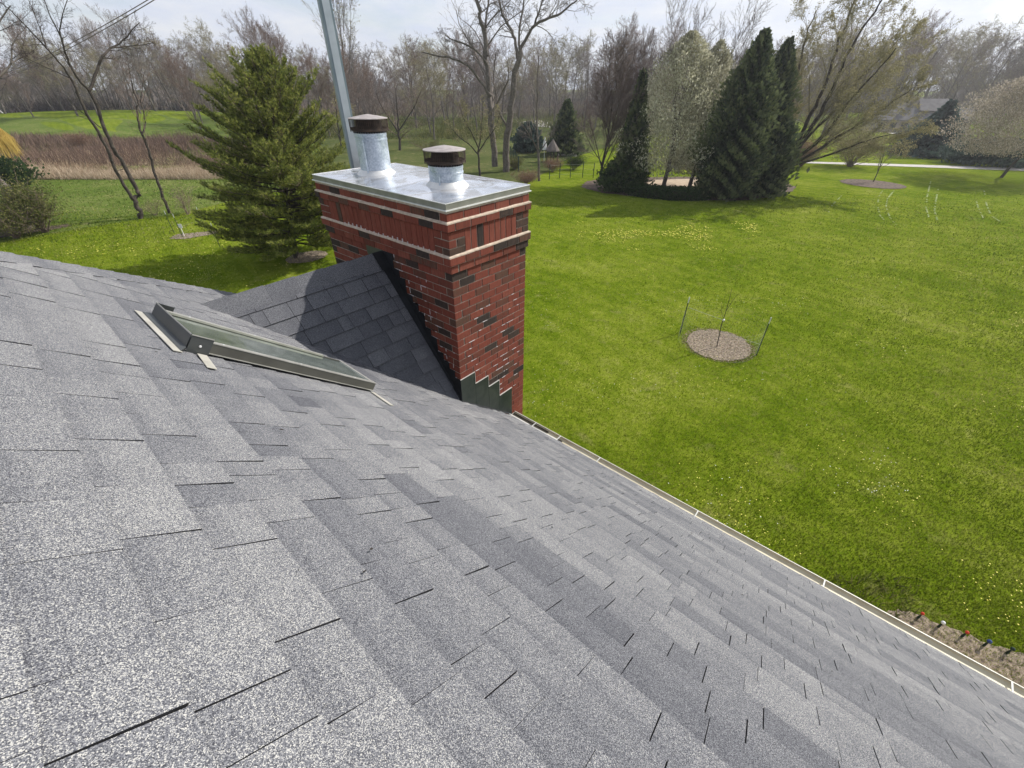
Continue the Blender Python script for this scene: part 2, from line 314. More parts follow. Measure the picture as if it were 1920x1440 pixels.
def patch(name, pts, mat, dz, kind='structure', world=False, **k):
    """flat sheet on the ground following its height, outline given on the ground"""
    P = [G(*p)[:2] if not world else np.array(p, float) for p in pts]
    P = np.array(P); n = len(P); c = P.mean(0); V = [(c[0], c[1])]; rings = 7; F = []
    Q = []; per_ = np.linalg.norm(np.roll(P, -1, 0)-P, axis=1).sum(); PER = max(per_/110, .08) if per_ < 90 else 2.5
    for i in range(n):
        a, b_ = P[i], P[(i+1) % n]; m_ = max(1, int(np.linalg.norm(b_-a)/PER)); m_ = min(m_, 60)
        for q in range(m_): Q.append(a+(b_-a)*q/m_)
    Q = np.array(Q); jit = rs.uniform(-1, 1, (len(Q), 2))*.05*min(3, max(.9, np.linalg.norm(Q-c, axis=1).mean()*.6)); Q = Q+jit*(0 if k.pop('sharp', False) else 1); nq = len(Q)
    for r in range(1, rings+1):
        for q in Q: V.append(tuple(c+(q-c)*r/rings))
    V = np.array(V); Z = GZ+bump(V[:, 0], V[:, 1])+dz
    for j in range(nq): F.append((0, 1+j, 1+(j+1) % nq))
    for r in range(rings-1):
        for j in range(nq): F.append((1+r*nq+j, 1+(r+1)*nq+j, 1+(r+1)*nq+(j+1) % nq, 1+r*nq+(j+1) % nq))
    b = MB(); b.add(np.column_stack([V, Z]), F); return b.build(name, mat, kind=kind, **k)
patch('meadow', [(-260, 500), (0, 455), (120, 434), (260, 412), (330, 402), (430, 378), (560, 350), (640, 318), (700, 262), (560, 228), (380, 212), (200, 207), (0, 205), (-200, 205)], M['meadow'], .012)
patch('woodland_floor', [(600, 330), (700, 342), (800, 338), (960, 345), (1000, 338), (1060, 300), (1180, 262), (1300, 240), (1500, 230), (1500, 200), (1100, 195), (800, 195), (600, 200), (420, 200), (430, 225), (600, 270)], M['woodfloor'], .02)
patch('mulch_bed', [(1090, 352), (1130, 362), (1180, 368), (1240, 374), (1330, 377), (1400, 376), (1450, 368), (1488, 358), (1492, 350), (1470, 343), (1440, 338), (1400, 334), (1320, 332), (1240, 332), (1160, 334), (1100, 340)], M['mulch'], .03)
patch('bare_earth_path', [(1205, 356), (1240, 352), (1300, 353), (1345, 350), (1340, 340), (1290, 336), (1230, 338), (1208, 345)], M['sand'], .042)
def ellipse(c, rx, ry, n=26, rot=0): return [(c[0]+rx*math.cos(a)*math.cos(rot)-ry*math.sin(a)*math.sin(rot), c[1]+rx*math.cos(a)*math.sin(rot)+ry*math.sin(a)*math.cos(rot)) for a in np.arange(n)*2*math.pi/n]
c1 = G(1346, 646); ring1 = (G(1281, 640)-G(1410, 652))[:2]; r1 = np.linalg.norm(ring1)/2
patch('mulch_ring', ellipse(c1, r1*1.0, r1*.92), M['drymulch'], .02, world=True)
c2 = G(1635, 345); patch('mulch_ring', ellipse(c2, 2.3, 2.6), M['mulch'], .03, world=True)
patch('mulch_strip', [(318, 448), (345, 449), (385, 442), (410, 437), (408, 433), (370, 436), (330, 440)], M['drymulch'], .02)
patch('mulch_circle', ellipse(G(575, 482), 1.1, .9), M['drymulch'], .02, world=True)
patch('mulch_strip', [(-30, 452), (40, 440), (100, 431), (135, 424), (128, 420), (90, 425), (30, 432), (-30, 440)], M['mulch'], .03)
patch('straw_bed', [(1640, 1150), (1700, 1145), (1770, 1175), (1850, 1205), (1930, 1235), (1990, 1260), (2100, 1420), (1950, 1400), (1760, 1280)], M['drymulch'], .02)
patch('concrete_path', [(1500, 306), (1620, 310), (1760, 315), (1925, 321), (2200, 330), (2200, 325), (1925, 315.5), (1760, 310.5), (1620, 306), (1500, 303)], M['concrete'], .03, sharp=True)
patch('driveway', [(1640, 244), (1672, 251), (1748, 262), (1830, 268), (1990, 278), (1990, 271), (1830, 262), (1742, 253), (1690, 244), (1652, 240)], M['concrete'], .03, sharp=True)
patch('driveway', [(985, 236), (1045, 240), (1060, 232), (1010, 226), (980, 228)], M['concrete'], .04, sharp=True)
patch('driveway', [(1046, 292), (1082, 294), (1080, 287), (1048, 286)], M['concrete'], .04, sharp=True)
patch('sand_strip', [(-60, 228), (0, 229), (55, 228), (60, 223), (0, 222), (-60, 222)], M['sand'], .04)
patch('pond', [(22, 310), (50, 312), (78, 308), (76, 301), (30, 302)], M['water'], .05)

# ================================================================ ROOF
house = empty('brick_house', (0, 0, GZ), label='house with grey asphalt shingle roof in the foreground', cat='house')
HO = np.array([0, 0, GZ])
class HB(MB):    # builder whose coordinates are world, parented to an empty at (0,0,GZ)
    def build(s, *a, **k):
        s.v = [v-HO for v in s.v]; return MB.build(s, *a, **k)
XT = -5.2       # ridge of the main slope
RIDGEY = hip_y(XT)
b = HB()
YR = -16.0
P = lambda x, y, dz=0: (x, y, -TN*x+dz)
# main slope deck, hip slope beyond, back slope
b.add([P(XT, YR, -.02), P(XE-.01, YR, -.02), P(XE-.01, hip_y(XE), -.02), P(XT, RIDGEY, -.02), P(XT, YR, -.16), P(XE-.01, YR, -.16), P(XE-.01, hip_y(XE), -.16), P(XT, RIDGEY, -.16)],
      [(0, 1, 2, 3), (7, 6, 5, 4), (1, 0, 4, 5), (2, 1, 5, 6), (3, 2, 6, 7), (0, 3, 7, 4)])
roof = b.build('roof_slope', M['felt'], house)
b = HB()
yl = hip_y(XE); xb = 2*XT-XE
b.add([P(XT, RIDGEY), (XE, yl, -TN*XE), (xb, yl, -TN*XE), (XT, RIDGEY, -TN*XT-.12), (XE, yl, -TN*XE-.12), (xb, yl, -TN*XE-.12)], [(0, 1, 2), (5, 4, 3), (1, 0, 3, 4), (2, 1, 4, 5), (0, 2, 5, 3)], .45)
b.add([P(XT, RIDGEY), (xb, yl, -TN*XE), (xb, YR, -TN*XE), P(XT, YR), (XT, YR, -TN*XT-.12), (xb, YR, -TN*XE-.12)], [(0, 1, 2, 3), (3, 2, 5, 4)], .45)
b.build('roof_slope', M['shingle'], house, attr=True)
# walls and eaves below
b = HB(); b.box((xb+.4, YR+.3, GZ-.2), (XE-.42, yl-.4, -TN*XE-.16)); b.build('wall', M['siding'], house)
b = HB(); b.box((XE-.415, YR+.2, -TN*XE-.20), (XE-.02, -0.12, -TN*XE-.165)); b.box((XE-.022, YR+.2, -TN*XE-.2), (XE-.004, -0.02, -TN*XE-.03)); b.build('eave_board', M['siding'], house)
# ---- shingles
def rough_tone():
    r = random.random()
    return .62+random.gauss(0, .05) if r < .62 else (.44+random.gauss(0, .04) if r < .88 else .76+random.gauss(0, .04))
pieces = []   # (size, verts(8), tone, parent)
rows = range(-34, 10)
row_off = -3.46
def row_tone(k): return .015*math.sin(k*1.7)+.04*math.sin(k*.61+2)
for k in range(-12, 31):
    s0 = row_off+EXPO*k; s1 = s0+EXPO           # s1 = lower butt edge
    if s0 > XE*S_+.02: break
    s1 = min(s1, XE*S_+.03)
    y = -9.0+random.random()*.3; end = hip_y(s0/S_)+.02
    strip = 0; nxt = -9; hi = True; strip_t = 0
    while y < end:
        wd = random.choice([.09, .12, .15, .17, .20, .24, .29])*random.uniform(.85, 1.15)
        y1 = min(y+wd, end)
        if y > nxt: strip_t = random.gauss(0, .018)-(.085 if random.random() < .14 else 0); nxt = y+random.uniform(.35, .95)
        hi = not hi if random.random() < .85 else hi
        tone = .585+strip_t+row_tone(k)+(.014 if hi else -.014)+random.gauss(0, .026)
        if not hi and random.random() < .07: tone -= .06
        if 6 <= k <= 8 and -3.7 < y < -1.95-(k-6)*.12: tone -= .13
        if k == 9 and -3.5 < y < -2.5: tone -= .07
        if k in (15, 20) and -4.6 < y < -2.9: tone -= .08
        h1 = (.0100 if hi else .0075)+random.uniform(-.0006, .0006); h0 = .0012
        gap = random.choice([.0022, .0028, .0034]) if random.random() < .85 else .0002
        ya, yb = y+gap*.5, y1-gap*.5
        d = random.uniform(-.002, .002); sk = random.uniform(-.0013, .0013)
        top = [rp(s0-.004, ya, h0+.001), rp(s1+d, ya+sk, h1), rp(s1+d, yb+sk, h1), rp(s0-.004, yb, h0+.001)]
        bot = [rp(s0-.004, ya, h0-.003), rp(s1+d, ya+sk, .0008), rp(s1+d, yb+sk, .0008), rp(s0-.004, yb, h0-.003)]
        c = (top[0]+top[2])/2
        # leave out what the skylight, cricket and chimney cover
        sc, yc = (s0+s1)/2, (ya+yb)/2; x_ = sc/S_
        hide = (x_ > .02 and .0 < yc < CHL) or (x_ <= .0 and x_ > -1.70 and yc > .35-x_*.632+.02 and yc < CHL-.35+x_*.632)
        if not hide: pieces.append((bot+top, tone, c))
        y = y1
def vis(c, mx=40):
    q = proj(c); return q[2] > .1 and -mx < q[0] < 1920+mx and -mx < q[1] < 1440+mx
big = sorted([i for i, p_ in enumerate(pieces) if vis(p_[2])], key=lambda i: proj(pieces[i][2])[2])
CR = []   # cricket pieces, filled below
# cricket: two slopes from a level ridge at y = CHL/2
ZR = 1.473; YM = CHL/2; CL = math.sqrt(YM**2+ZR**2); cn = np.array([0, -ZR, YM])/CL
def cp(x, u, h=0, side=1):     # u = metres down the slope from the cricket ridge
    yy = YM-u*YM/CL; n = cn.copy()
    if side < 0: yy = CHL-yy; n = cn*np.array([1, -1, 1])
    return np.array([x, yy, ZR-u*ZR/CL])+h*n
for side in (1, -1):
    k = 0; u0 = .02
    while u0 < CL+.1:
        u1 = u0+EXPO*1.0
        zlow = ZR-u1*ZR/CL; xv0 = -(ZR-u0*ZR/CL)/TN; xv1 = -zlow/TN
        x = -.02-random.random()*.05*0; 
        while x > xv0-.06:
            wd = random.choice([.12, .16, .2, .24, .3, .36])*random.uniform(.85, 1.15); x2 = x-wd; hi = random.random() < .5
            x2b = max(x2, xv1-.02)
            xb_ = min(x, 0)
            tone = .42+random.gauss(0, .04)+(.025 if hi else -.025); h1 = (.0150 if hi else .0115); g_ = .0034  # tone darker than the main slope, painting in the weaker sun here
            if x2b < xb_-.02 or True:
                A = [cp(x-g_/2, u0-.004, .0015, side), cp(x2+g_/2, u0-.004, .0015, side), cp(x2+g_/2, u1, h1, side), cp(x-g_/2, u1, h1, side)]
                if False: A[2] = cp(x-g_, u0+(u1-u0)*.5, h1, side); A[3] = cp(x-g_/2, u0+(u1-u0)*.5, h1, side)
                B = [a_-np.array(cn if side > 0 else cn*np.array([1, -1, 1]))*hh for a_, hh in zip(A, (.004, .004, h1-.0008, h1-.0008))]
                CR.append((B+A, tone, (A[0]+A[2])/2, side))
            x = x2
        u0 = u1
crv = sorted([i for i, p_ in enumerate(CR) if p_[3] > 0], key=lambda i: proj(CR[i][2])[2])
nc = 90
def emit(builder_parent, P8, tone):
    bb = HB(); bb.slab(P8, tone); return bb.build('shingle', None, builder_parent, attr=True, mats=[M['shingle'], M['asphalt']])
NBIG = 300-len(crv[:nc])-0
for i in big[:NBIG]: emit(roof, pieces[i][0], pieces[i][1])
rest = set(big[:NBIG]); b = HB()
for i, p_ in enumerate(pieces):
    if i not in rest: b.slab(p_[0], p_[1])
# coarse courses above and beyond the detailed area
for k in range(-23, -12):
    s0 = row_off+EXPO*k; s1 = s0+EXPO
    y = -9.0
    while y < hip_y(s0/S_):
        y1 = min(y+random.uniform(.15, .4), hip_y(s0/S_)+.02); h1 = random.choice([.007, .0105])
        b.hexa([rp(s0, y, 0), rp(s1, y, 0), rp(s1, y1, 0), rp(s0, y1, 0), rp(s0-.004, y+.001, .002), rp(s1, y+.001, h1), rp(s1, y1-.001, h1), rp(s0-.004, y1-.001, .002)], .60+row_tone(k)+random.gauss(0, .05)); y = y1
b.hexa([rp(XT*S_, YR, 0), rp(XE*S_, YR, 0), rp(XE*S_, -9.0, 0), rp(XT*S_, -9.0, 0), rp(XT*S_, YR, .008), rp(XE*S_, YR, .008), rp(XE*S_, -9.0, .008), rp(XT*S_, -9.0, .008)], .6)
b.build('shingles', None, roof, attr=True, kind='stuff', mats=[M['shingle'], M['asphalt']])
# cricket body
b = HB()
xr = -ZR/TN
b.add([(0, YM, ZR-.012), (0, 0.012, -.004), (xr, YM, ZR-.012), (0, CHL-.012, -.004)], [(0, 2, 1), (0, 3, 2), (0, 1, 3)]); cricket = b.build('cricket', M['felt'], house)
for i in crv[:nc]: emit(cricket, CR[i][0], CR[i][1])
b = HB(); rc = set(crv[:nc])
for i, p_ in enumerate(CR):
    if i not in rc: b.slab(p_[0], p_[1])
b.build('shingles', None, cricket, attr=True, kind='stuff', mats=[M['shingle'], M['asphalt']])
# ridge caps on the cricket: bent pieces, each overlapping the next
def ridge_cap(A, B, n1, n2, wdt, lift, tone, parent, th=.011):
    """A->B along the ridge; n1,n2 = unit vectors down each side"""
    b = HB(); A = np.array(A, float); B = np.array(B, float); V = []
    for P_, l in ((A, lift+.010), (B, lift+.001)):
        up = np.array([0, 0, 1.0])
        prof = [n1*wdt+up*l*.6, n1*wdt*.5+up*l, n1*.018+up*(l+.004), up*(l+.008), n2*.018+up*(l+.004), n2*wdt*.5+up*l, n2*wdt+up*l*.6]
        for q in prof: V.append(P_+q)
        for q in prof: V.append(P_+q-up*th*1.3)
    n = 7; F = []
    for j in range(n-1): F += [(j, j+1, 2*n+j+1, 2*n+j), (n+j+1, n+j, 3*n+j, 3*n+j+1), (j+1, j, n+j, n+j+1), (2*n+j, 2*n+j+1, 3*n+j+1, 3*n+j)]
    F += [(0, 2*n, 3*n, n), (n-1, 2*n-1, 4*n-1, 3*n-1)]
    nf = n-1
    for fi, f_ in enumerate(F): b.f.append(f_); b.a.append(tone); b.mi.append(0 if (fi < 4*nf and fi % 4 == 0) else 1)
    b.v.append(np.array(V)); o = b.build('ridge_cap_shingle', None, parent, attr=True, mats=[M['shingle'], M['asphalt']]); return o
d1 = np.array([0, -YM, -ZR])/CL; d2 = np.array([0, YM, -ZR])/CL
x = xr-.10; i = 0
while x < -.01:
    x2 = min(x+.30, -.005)
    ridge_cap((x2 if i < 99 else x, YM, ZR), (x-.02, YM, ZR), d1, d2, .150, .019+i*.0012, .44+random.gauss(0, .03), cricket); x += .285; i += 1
# hip caps along the far edge
hA = np.array([XT, RIDGEY, -TN*XT]); hB = np.array([XE, yl, -TN*XE]); hd = (hB-hA)/np.linalg.norm(hB-hA)
side1 = np.array([0, -1.0, 0])-hd*(np.array([0, -1.0, 0])@hd); 
sm = np.cross(NN, hd); sm = sm/np.linalg.norm(sm); sm = sm if sm[1] < 0 else -sm
n2_ = np.cross(np.array(hB-hA), np.array([xb, yl, -TN*XE])-hA); n2_ /= np.linalg.norm(n2_); s2v = np.cross(n2_, hd); s2v /= np.linalg.norm(s2v); s2v = s2v if s2v[1] > 0 else -s2v
LH = np.linalg.norm(hB-hA); q = 0
while q < LH:
    ridge_cap(hA+hd*min(q+.165, LH), hA+hd*(q-.03), sm, s2v, .14, .010, .52+random.gauss(0, .04), roof); q += .148
# ================================================================ CHIMNEY
chim = empty('brick_chimney', (0, 0, GZ), label='tall red brick chimney with metal cap rising through the shingle roof', cat='chimney')
C_ = .081; MODL = CHW/5.5; ZP2 = 1.686; MJ = .0095
bricks = []      # (box a, b, tone, facing list, key)
def btone():
    r = random.random()
    if r < .11: return .03+random.random()*.09
    if r < .36: return .24+random.random()*.12
    return .42+random.random()*.28
def course(ztop, ch, ex, row, lo=None):
    """one course round the chimney, projecting ex beyond the body"""
    z1 = ztop-MJ*.5; z0 = ztop-ch+MJ*.5; D = MODL/2
    def seg(a0, a1): return a0, a1
    j = lambda: random.uniform(-.0015, .0015)
    def run(length, start_half):
        outl = []; L_ = length+2*ex; n = int(round(L_/MODL*2)); mod = L_/n; p0 = 0
        pos = -ex; first = 1 if start_half else 2; k = first
        outl.append((pos, pos+first*mod)); pos += first*mod; cnt = first
        while cnt < n:
            kk = 2 if n-cnt >= 2 else 1; outl.append((pos, pos+kk*mod)); pos += kk*mod; cnt += kk
        return outl
    A = row % 2 == 0
    # right face (y=0) : row A starts with a stretcher at the near corner
    r = run(CHW, not A)
    for i, (a0, a1) in enumerate(r):
        if i == 0 and not A: continue      # that header is the end of the left face's corner brick
        x0 = a0+(0 if i == 0 else MJ/2); x1 = a1-MJ/2 if i < len(r)-1 else a1
        bricks.append(((x0, -ex+j(), z0), (x1, D-ex-MJ, z1), btone(), 'r'))
    l = run(CHL, A)
    for i, (a0, a1) in enumerate(l):
        if i == 0 and A: continue
        y0 = a0+(0 if i == 0 else MJ/2); y1 = a1-MJ/2 if i < len(l)-1 else a1
        bricks.append(((-ex+j(), y0, z0), (D-ex-MJ, y1, z1), btone(), 'l'))
    # far faces
    x = D-ex; 
    while x < CHW+ex-.02:
        x1 = min(x+MODL, CHW+ex); bricks.append(((x+MJ/2, CHL+ex-D+MJ, z0), (x1-(MJ/2 if x1 < CHW+ex-.01 else 0), CHL+ex, z1), btone(), 'b')); x = x1
    y = D-ex
    while y < CHL+ex-D-.02:
        y1 = min(y+MODL, CHL+ex-D); bricks.append(((CHW+ex-D+MJ, y+MJ/2, z0), (CHW+ex, y1-MJ/2, z1), btone(), 'b')); y = y1
random.seed(21)
zt = ZP2
course(zt, C_, .036, 0); course(zt-C_, C_, .018, 1)
nrow = int((zt-2*C_-GZ)/C_)+1
for i in range(nrow): course(zt-2*C_-i*C_, C_, 0.0, i)
# band: quoins + soldiers
hb = .075; ex = .016
ZS = ZP2+3*hb
for i in range(3):
    zt_ = ZP2+(i+1)*hb; z1 = zt_-MJ/2; z0 = zt_-hb+MJ/2; D = MODL/2; A = i % 2 == 0
    def B(a, b_, f): bricks.append((a, b_, random.choice([.16, .3, .45, .5, .28, .4]) , f))
    for side in (0, 1):      # right face quoins
        x0 = -ex if side == 0 else CHW+ex-MODL
        if A and side == 0: B((x0, -ex, z0), (x0+MODL, D-ex-MJ, z1), 'r')
        elif side == 0: B((x0+D+MJ/2, -ex, z0), (x0+MODL, D-ex-MJ, z1), 'r')
        elif A: B((x0+MJ/2, -ex, z0), (x0+D-MJ/2, D-ex-MJ, z1), 'r'); B((x0+D+MJ/2, -ex, z0), (x0+MODL, D-ex-MJ, z1), 'r')
        else: B((x0+MJ/2, -ex, z0), (x0+MODL, D-ex-MJ, z1), 'r')
    for side in (0, 1):
        y0 = -ex if side == 0 else CHL+ex-MODL
        if not A and side == 0: B((-ex, y0, z0), (D-ex-MJ, y0+MODL, z1), 'l')
        elif side == 0: B((-ex, y0+D+MJ/2, z0), (D-ex-MJ, y0+MODL, z1), 'l')
        elif A: B((-ex, y0+MJ/2, z0), (D-ex-MJ, y0+D-MJ/2, z1), 'l'); B((-ex, y0+D+MJ/2, z0), (D-ex-MJ, y0+MODL, z1), 'l')
        else: B((-ex, y0+MJ/2, z0), (D-ex-MJ, y0+MODL, z1), 'l')
    for q in range(5): bricks.append(((-ex+MODL+q*.2+.005, CHL+ex-D, z0), (-ex+MODL+q*.2+.19, CHL+ex, z1), .5, 'b'))
    for q in range(10): bricks.append(((CHW+ex-D, -ex+MODL+q*.2+.005, z0), (CHW+ex, -ex+MODL+q*.2+.19, z1), .5, 'b'))
ns = 9; sw = (CHW+2*ex-2*MODL)/ns
for i in range(ns):
    x0 = -ex+MODL+i*sw; bricks.append(((x0+.004, -ex+random.uniform(-.001, .002), ZP2+.012), (x0+sw-.004, .08, ZS-.004), .04 if i == 2 else .55+random.random()*.12, 'r'))
ns = 22; sw = (CHL+2*ex-2*MODL)/ns
for i in range(ns):
    y0 = -ex+MODL+i*sw; bricks.append(((-ex+random.uniform(-.001, .002), y0+.004, ZP2+.012), (.08, y0+sw-.004, ZS-.004), .2 if i == 19 else .55+random.random()*.12, 'l'))
course(ZS+hb, hb, .034, 1); ZP1 = ZS+hb
course(ZP1+C_, C_, .016, 0); ZT = ZP1+C_
fl = []
for i, (a, b_, tn, f) in enumerate(bricks):
    c = ((a[0]+b_[0])/2, (a[1]+b_[1])/2, (a[2]+b_[2])/2)
    ok = False
    if f == 'r': q = proj((c[0], a[1], c[2])); ok = c[2] > -TN*c[0]+.15 if c[0] < .85 else c[2] > -.75
    if f == 'l':
        u = abs(c[1]-YM); q = proj((a[0], c[1], c[2])); ok = c[2] > ZR-u*ZR/YM-.02
        if proj((0, c[1], c[2]))[0] < 0: ok = False
    if ok: fl.append((q[2], i))
fl.sort(); single = set(i for _, i in fl[:300])
b = HB()
for i, (a, b_, tn, f) in enumerate(bricks):
    if i in single:
        s_ = HB(); ch = .0025
        x0, y0, z0 = a; x1, y1, z1 = b_; jz = random.uniform(-.0012, .0012); z0 += jz; z1 += jz
        # softened box: 16 verts with chamfered long edges
        V = [(x0+ch, y0, z0+ch), (x1-ch, y0, z0+ch), (x1-ch, y0, z1-ch), (x0+ch, y0, z1-ch), (x0, y0+ch, z0+ch), (x0, y0+ch, z1-ch), (x0, y1, z0+ch), (x0, y1, z1-ch),
             (x1, y0+ch, z0+ch), (x1, y0+ch, z1-ch), (x1, y1, z0+ch), (x1, y1, z1-ch), (x0+ch, y0+ch, z1), (x1-ch, y0+ch, z1), (x1-ch, y1, z1), (x0+ch, y1, z1), (x0+ch, y0+ch, z0), (x1-ch, y0+ch, z0), (x1-ch, y1, z0), (x0+ch, y1, z0)]
        F = [(0, 1, 2, 3), (4, 5, 7, 6), (8, 10, 11, 9), (12, 13, 14, 15), (16, 19, 18, 17), (0, 3, 5, 4), (1, 8, 9, 2), (3, 2, 13, 12), (0, 16, 17, 1), (5, 12, 15, 7), (9, 11, 14, 13), (4, 6, 19, 16), (8, 17, 18, 10), (3, 12, 5), (2, 9, 13), (0, 4, 16), (1, 17, 8), (6, 7, 15, 19), (10, 18, 14, 11)]
        s_.add(V, F, tn); s_.build('brick', M['brick'], chim, attr=True)
    else: b.box(a, b_, tn)
b.build('bricks', M['brick'], chim, attr=True, kind='stuff')
b = HB(); b.box((.0055, .0055, GZ-.1), (CHW-.0055, CHL-.0055, ZT+.012))
def mband(z0, z1, e): b.box((-e, -e, z0), (CHW+e, CHL+e, z1))
mband(ZP2-2*C_+.003, ZP2-C_-.003, .018-.006); mband(ZP2-C_, ZP2-.004, .036-.006); mband(ZP2-.003, ZS, .016-.006); mband(ZS+.003, ZP1-.003, .034-.006); mband(ZP1, ZT+.012, .016-.006)
b.build('mortar', M['mortar'], chim)
def wash(z, e, inner, name='mortar_ledge'):
    """uneven sloping fillet of pale mortar on a projecting course"""
    b = HB(); ring = []
    n = 60
    per = []
    for i in range(n): per.append((-1, -1+2*i/n, 0))
    def pts(e_, jit):
        o = []
        for i in range(24): o.append((-e_, -e_+(CHL+2*e_)*i/24))
        for i in range(14): o.append((-e_+(CHW+2*e_)*i/14, CHL+e_))
        for i in range(24): o.append((CHW+e_, CHL+e_-(CHL+2*e_)*i/24))
        for i in range(14): o.append((CHW+e_-(CHW+2*e_)*i/14, -e_))
        return [(x+random.uniform(-jit, jit), y+random.uniform(-jit, jit)) for x, y in o]
    po = pts(e+.001, .0016); pi = pts(inner-.004, 0); k = len(po); V = []
    for (x, y) in po: V.append((x, y, z-.007+random.uniform(-.003, .002)))
    for (x, y) in po: V.append((x, y, z+.004+random.uniform(-.002, .002)))
    for (x, y) in pi: V.append((x, y, z+.015+random.uniform(-.002, .003)))
    F = []
    for i in range(k):
        j = (i+1) % k; F += [(i, i+k, j+k, j), (i+k, i+2*k, j+2*k, j+k)]
    b.add(V, F); b.build(name, M['mortar_light'], chim)
wash(ZP2, .036, .016); wash(ZP1, .034, .016)
b = HB(); b.box((-.012, -.012, ZT+.0), (CHW+.012, CHL+.012, ZT+.018)); b.build('mortar_ledge', M['mortar_light'], chim)
# pale drips on the joints of the uphill face
b = HB(); random.seed(4)
for i in range(24):
    y = .19+i*.0815; 
    if .15 < y < 1.75: b.box((-.0225, y-.005, ZP2+.008), (-.014, y+.005, ZP2+.014+random.uniform(.006, .03)))
for i in range(75):
    # efflorescence follows the stepped joint near the cricket
    y = random.uniform(.05, .95); zc_ = ZR-abs(y-YM)*ZR/YM+.12+random.expovariate(4.5)
    rowi = round((ZP2-zc_)/C_); z = ZP2-rowi*C_
    if z > ZP2-.1 or z < .1: continue
    if random.random() < .45:
        yy = round(y/(MODL/2))*(MODL/2)+.0; hh = random.uniform(.02, .06); b.box((-.0012, yy-.004, z-hh), (.004, yy+.004, z+.003))
    else:
        ln = random.uniform(.02, .1); b.box((-.0012, y, z-.0035), (.004, y+ln, z+.0035))
for i in range(46):
    x = random.uniform(.1, 1.0); rowi = random.randint(8, 24); z = ZP2-rowi*C_; ln = random.uniform(.02, .09)
    b.box((x, -.0012, z-.003), (x+ln, .004, z+.003))
b.build('mortar_drips', M['efflor'], chim, kind='stuff')
# metal cap
o_ = .020; zc0 = 2.095; zc1 = 2.150; b = HB()
x0, y0, x1, y1 = -o_, -o_, CHW+o_, CHL+o_
b.add([(x0, y0, zc1), (x1, y0, zc1), (x1, y1, zc1), (x0, y1, zc1), ((x0+x1)/2, (y0+y1)/2, zc1+.035)], [(0, 1, 4), (1, 2, 4), (2, 3, 4), (3, 0, 4)])
captop = b.build('chimney_cap', M['cap'], chim)
b = HB(); b.add([(x0, y0, zc0), (x1, y0, zc0), (x1, y1, zc0), (x0, y1, zc0), (x0, y0, zc1), (x1, y0, zc1), (x1, y1, zc1), (x0, y1, zc1)], [(0, 1, 5, 4), (1, 2, 6, 5), (2, 3, 7, 6), (3, 0, 4, 7)]); b.build('cap_skirt', M['cap_edge'], captop)
b = HB()
for e1, e2, za, zb in ((.0, .012, zc0-.006, zc0+.004), (-.004, .003, zc1-.003, zc1+.003)):
    b.box((x0-e2, y0-e2, za), (x1+e2, y0-e1+.001, zb)); b.box((x0-e2, y1+e1-.001, za), (x1+e2, y1+e2, zb))
    b.box((x0-e2, y0-e1+.002, za), (x0-e1+.001, y1+e1-.002, zb)); b.box((x1+e1-.001, y0-e1+.002, za), (x1+e2, y1+e1-.002, zb))
b.build('cap_lip', M['lip'], captop)
# flues
def flue(cx, cy, hp, seed):
    random.seed(seed); zb = zc1+.012; r = .166
    b = HB(); b.lathe((cx, cy, zb), [(r, 0), (r, hp-.07), (r+.004, hp-.068), (r+.004, hp-.055), (r, hp-.053), (r, hp-.03), (r+.004, hp-.028), (r+.003, hp), (r-.01, hp)], 48); 
    f = b.build('flue', M['flue'], chim, smooth=False)
    b = HB(); b.box((cx-r-.003, cy-.006-.08, zb+.02), (cx-r+.012, cy+.001-.08, zb+hp-.06)); b.build('seam', M['flue'], f)
    b = HB(); b.lathe((cx, cy, zb-.012), [(r+.063, 0), (r+.062, .004), (r+.006, .055), (r+.001, .062)], 48); b.lathe((cx, cy, zb-.012), [(r+.063, 0), (r+.055, -.002), (r, .048)], 48); b.build('storm_collar', M['collar'], f, smooth=True)
    # mesh basket: lower bowl, wires, dark core
    z0 = zb+hp+.012; rr = .198; hm = .118
    b = HB(); b.lathe((cx, cy, z0), [(.10, -.004), (.16, .0), (.185, .012), (rr-.004, .026), (rr-.002, .036)], 40); b.build('mesh_bowl', M['rust'], f, smooth=True)
    b = HB(); b.lathe((cx, cy, z0), [(.13, .0), (.135, .06), (.12, hm)], 32); b.build('flue_core', M['soot'], f, smooth=True)
    b = HB()
    for i in range(64):
        a = i*2*math.pi/64; p_ = (cx+rr*math.cos(a), cy+rr*math.sin(a)); b.tube([(p_[0], p_[1], z0+.002), (p_[0], p_[1], z0+hm)], .0017, 4)
    for k in range(10):
        z = z0+.012+k*(hm-.018)/9; an = np.arange(41)*2*math.pi/40; b.tube(np.column_stack([cx+(rr+.001)*np.cos(an), cy+(rr+.001)*np.sin(an), np.full(41, z)]), .0017, 4)
    for i in range(40):
        a = i*2*math.pi/40; b.tube([(cx+.168*math.cos(a), cy+.168*math.sin(a), z0-.012), (cx+.172*math.cos(a), cy+.172*math.sin(a), z0+.004)], .003, 4)
    b.build('mesh_screen', M['rust'], f)
    b = HB(); b.lathe((cx, cy, z0+hm), [(rr+.004, -.004), (rr+.005, .003), (rr-.01, .006), (.10, .022), (.0, .038)], 40); b.lathe((cx, cy, z0+hm), [(rr+.004, -.004), (0, -.003)], 40); b.build('flue_lid', M['lid'], f, smooth=False)
    return f
flue(.452, 1.657, .40, 1); flue(.505, .540, .185, 2)
b = HB()    # tar smears on the collars
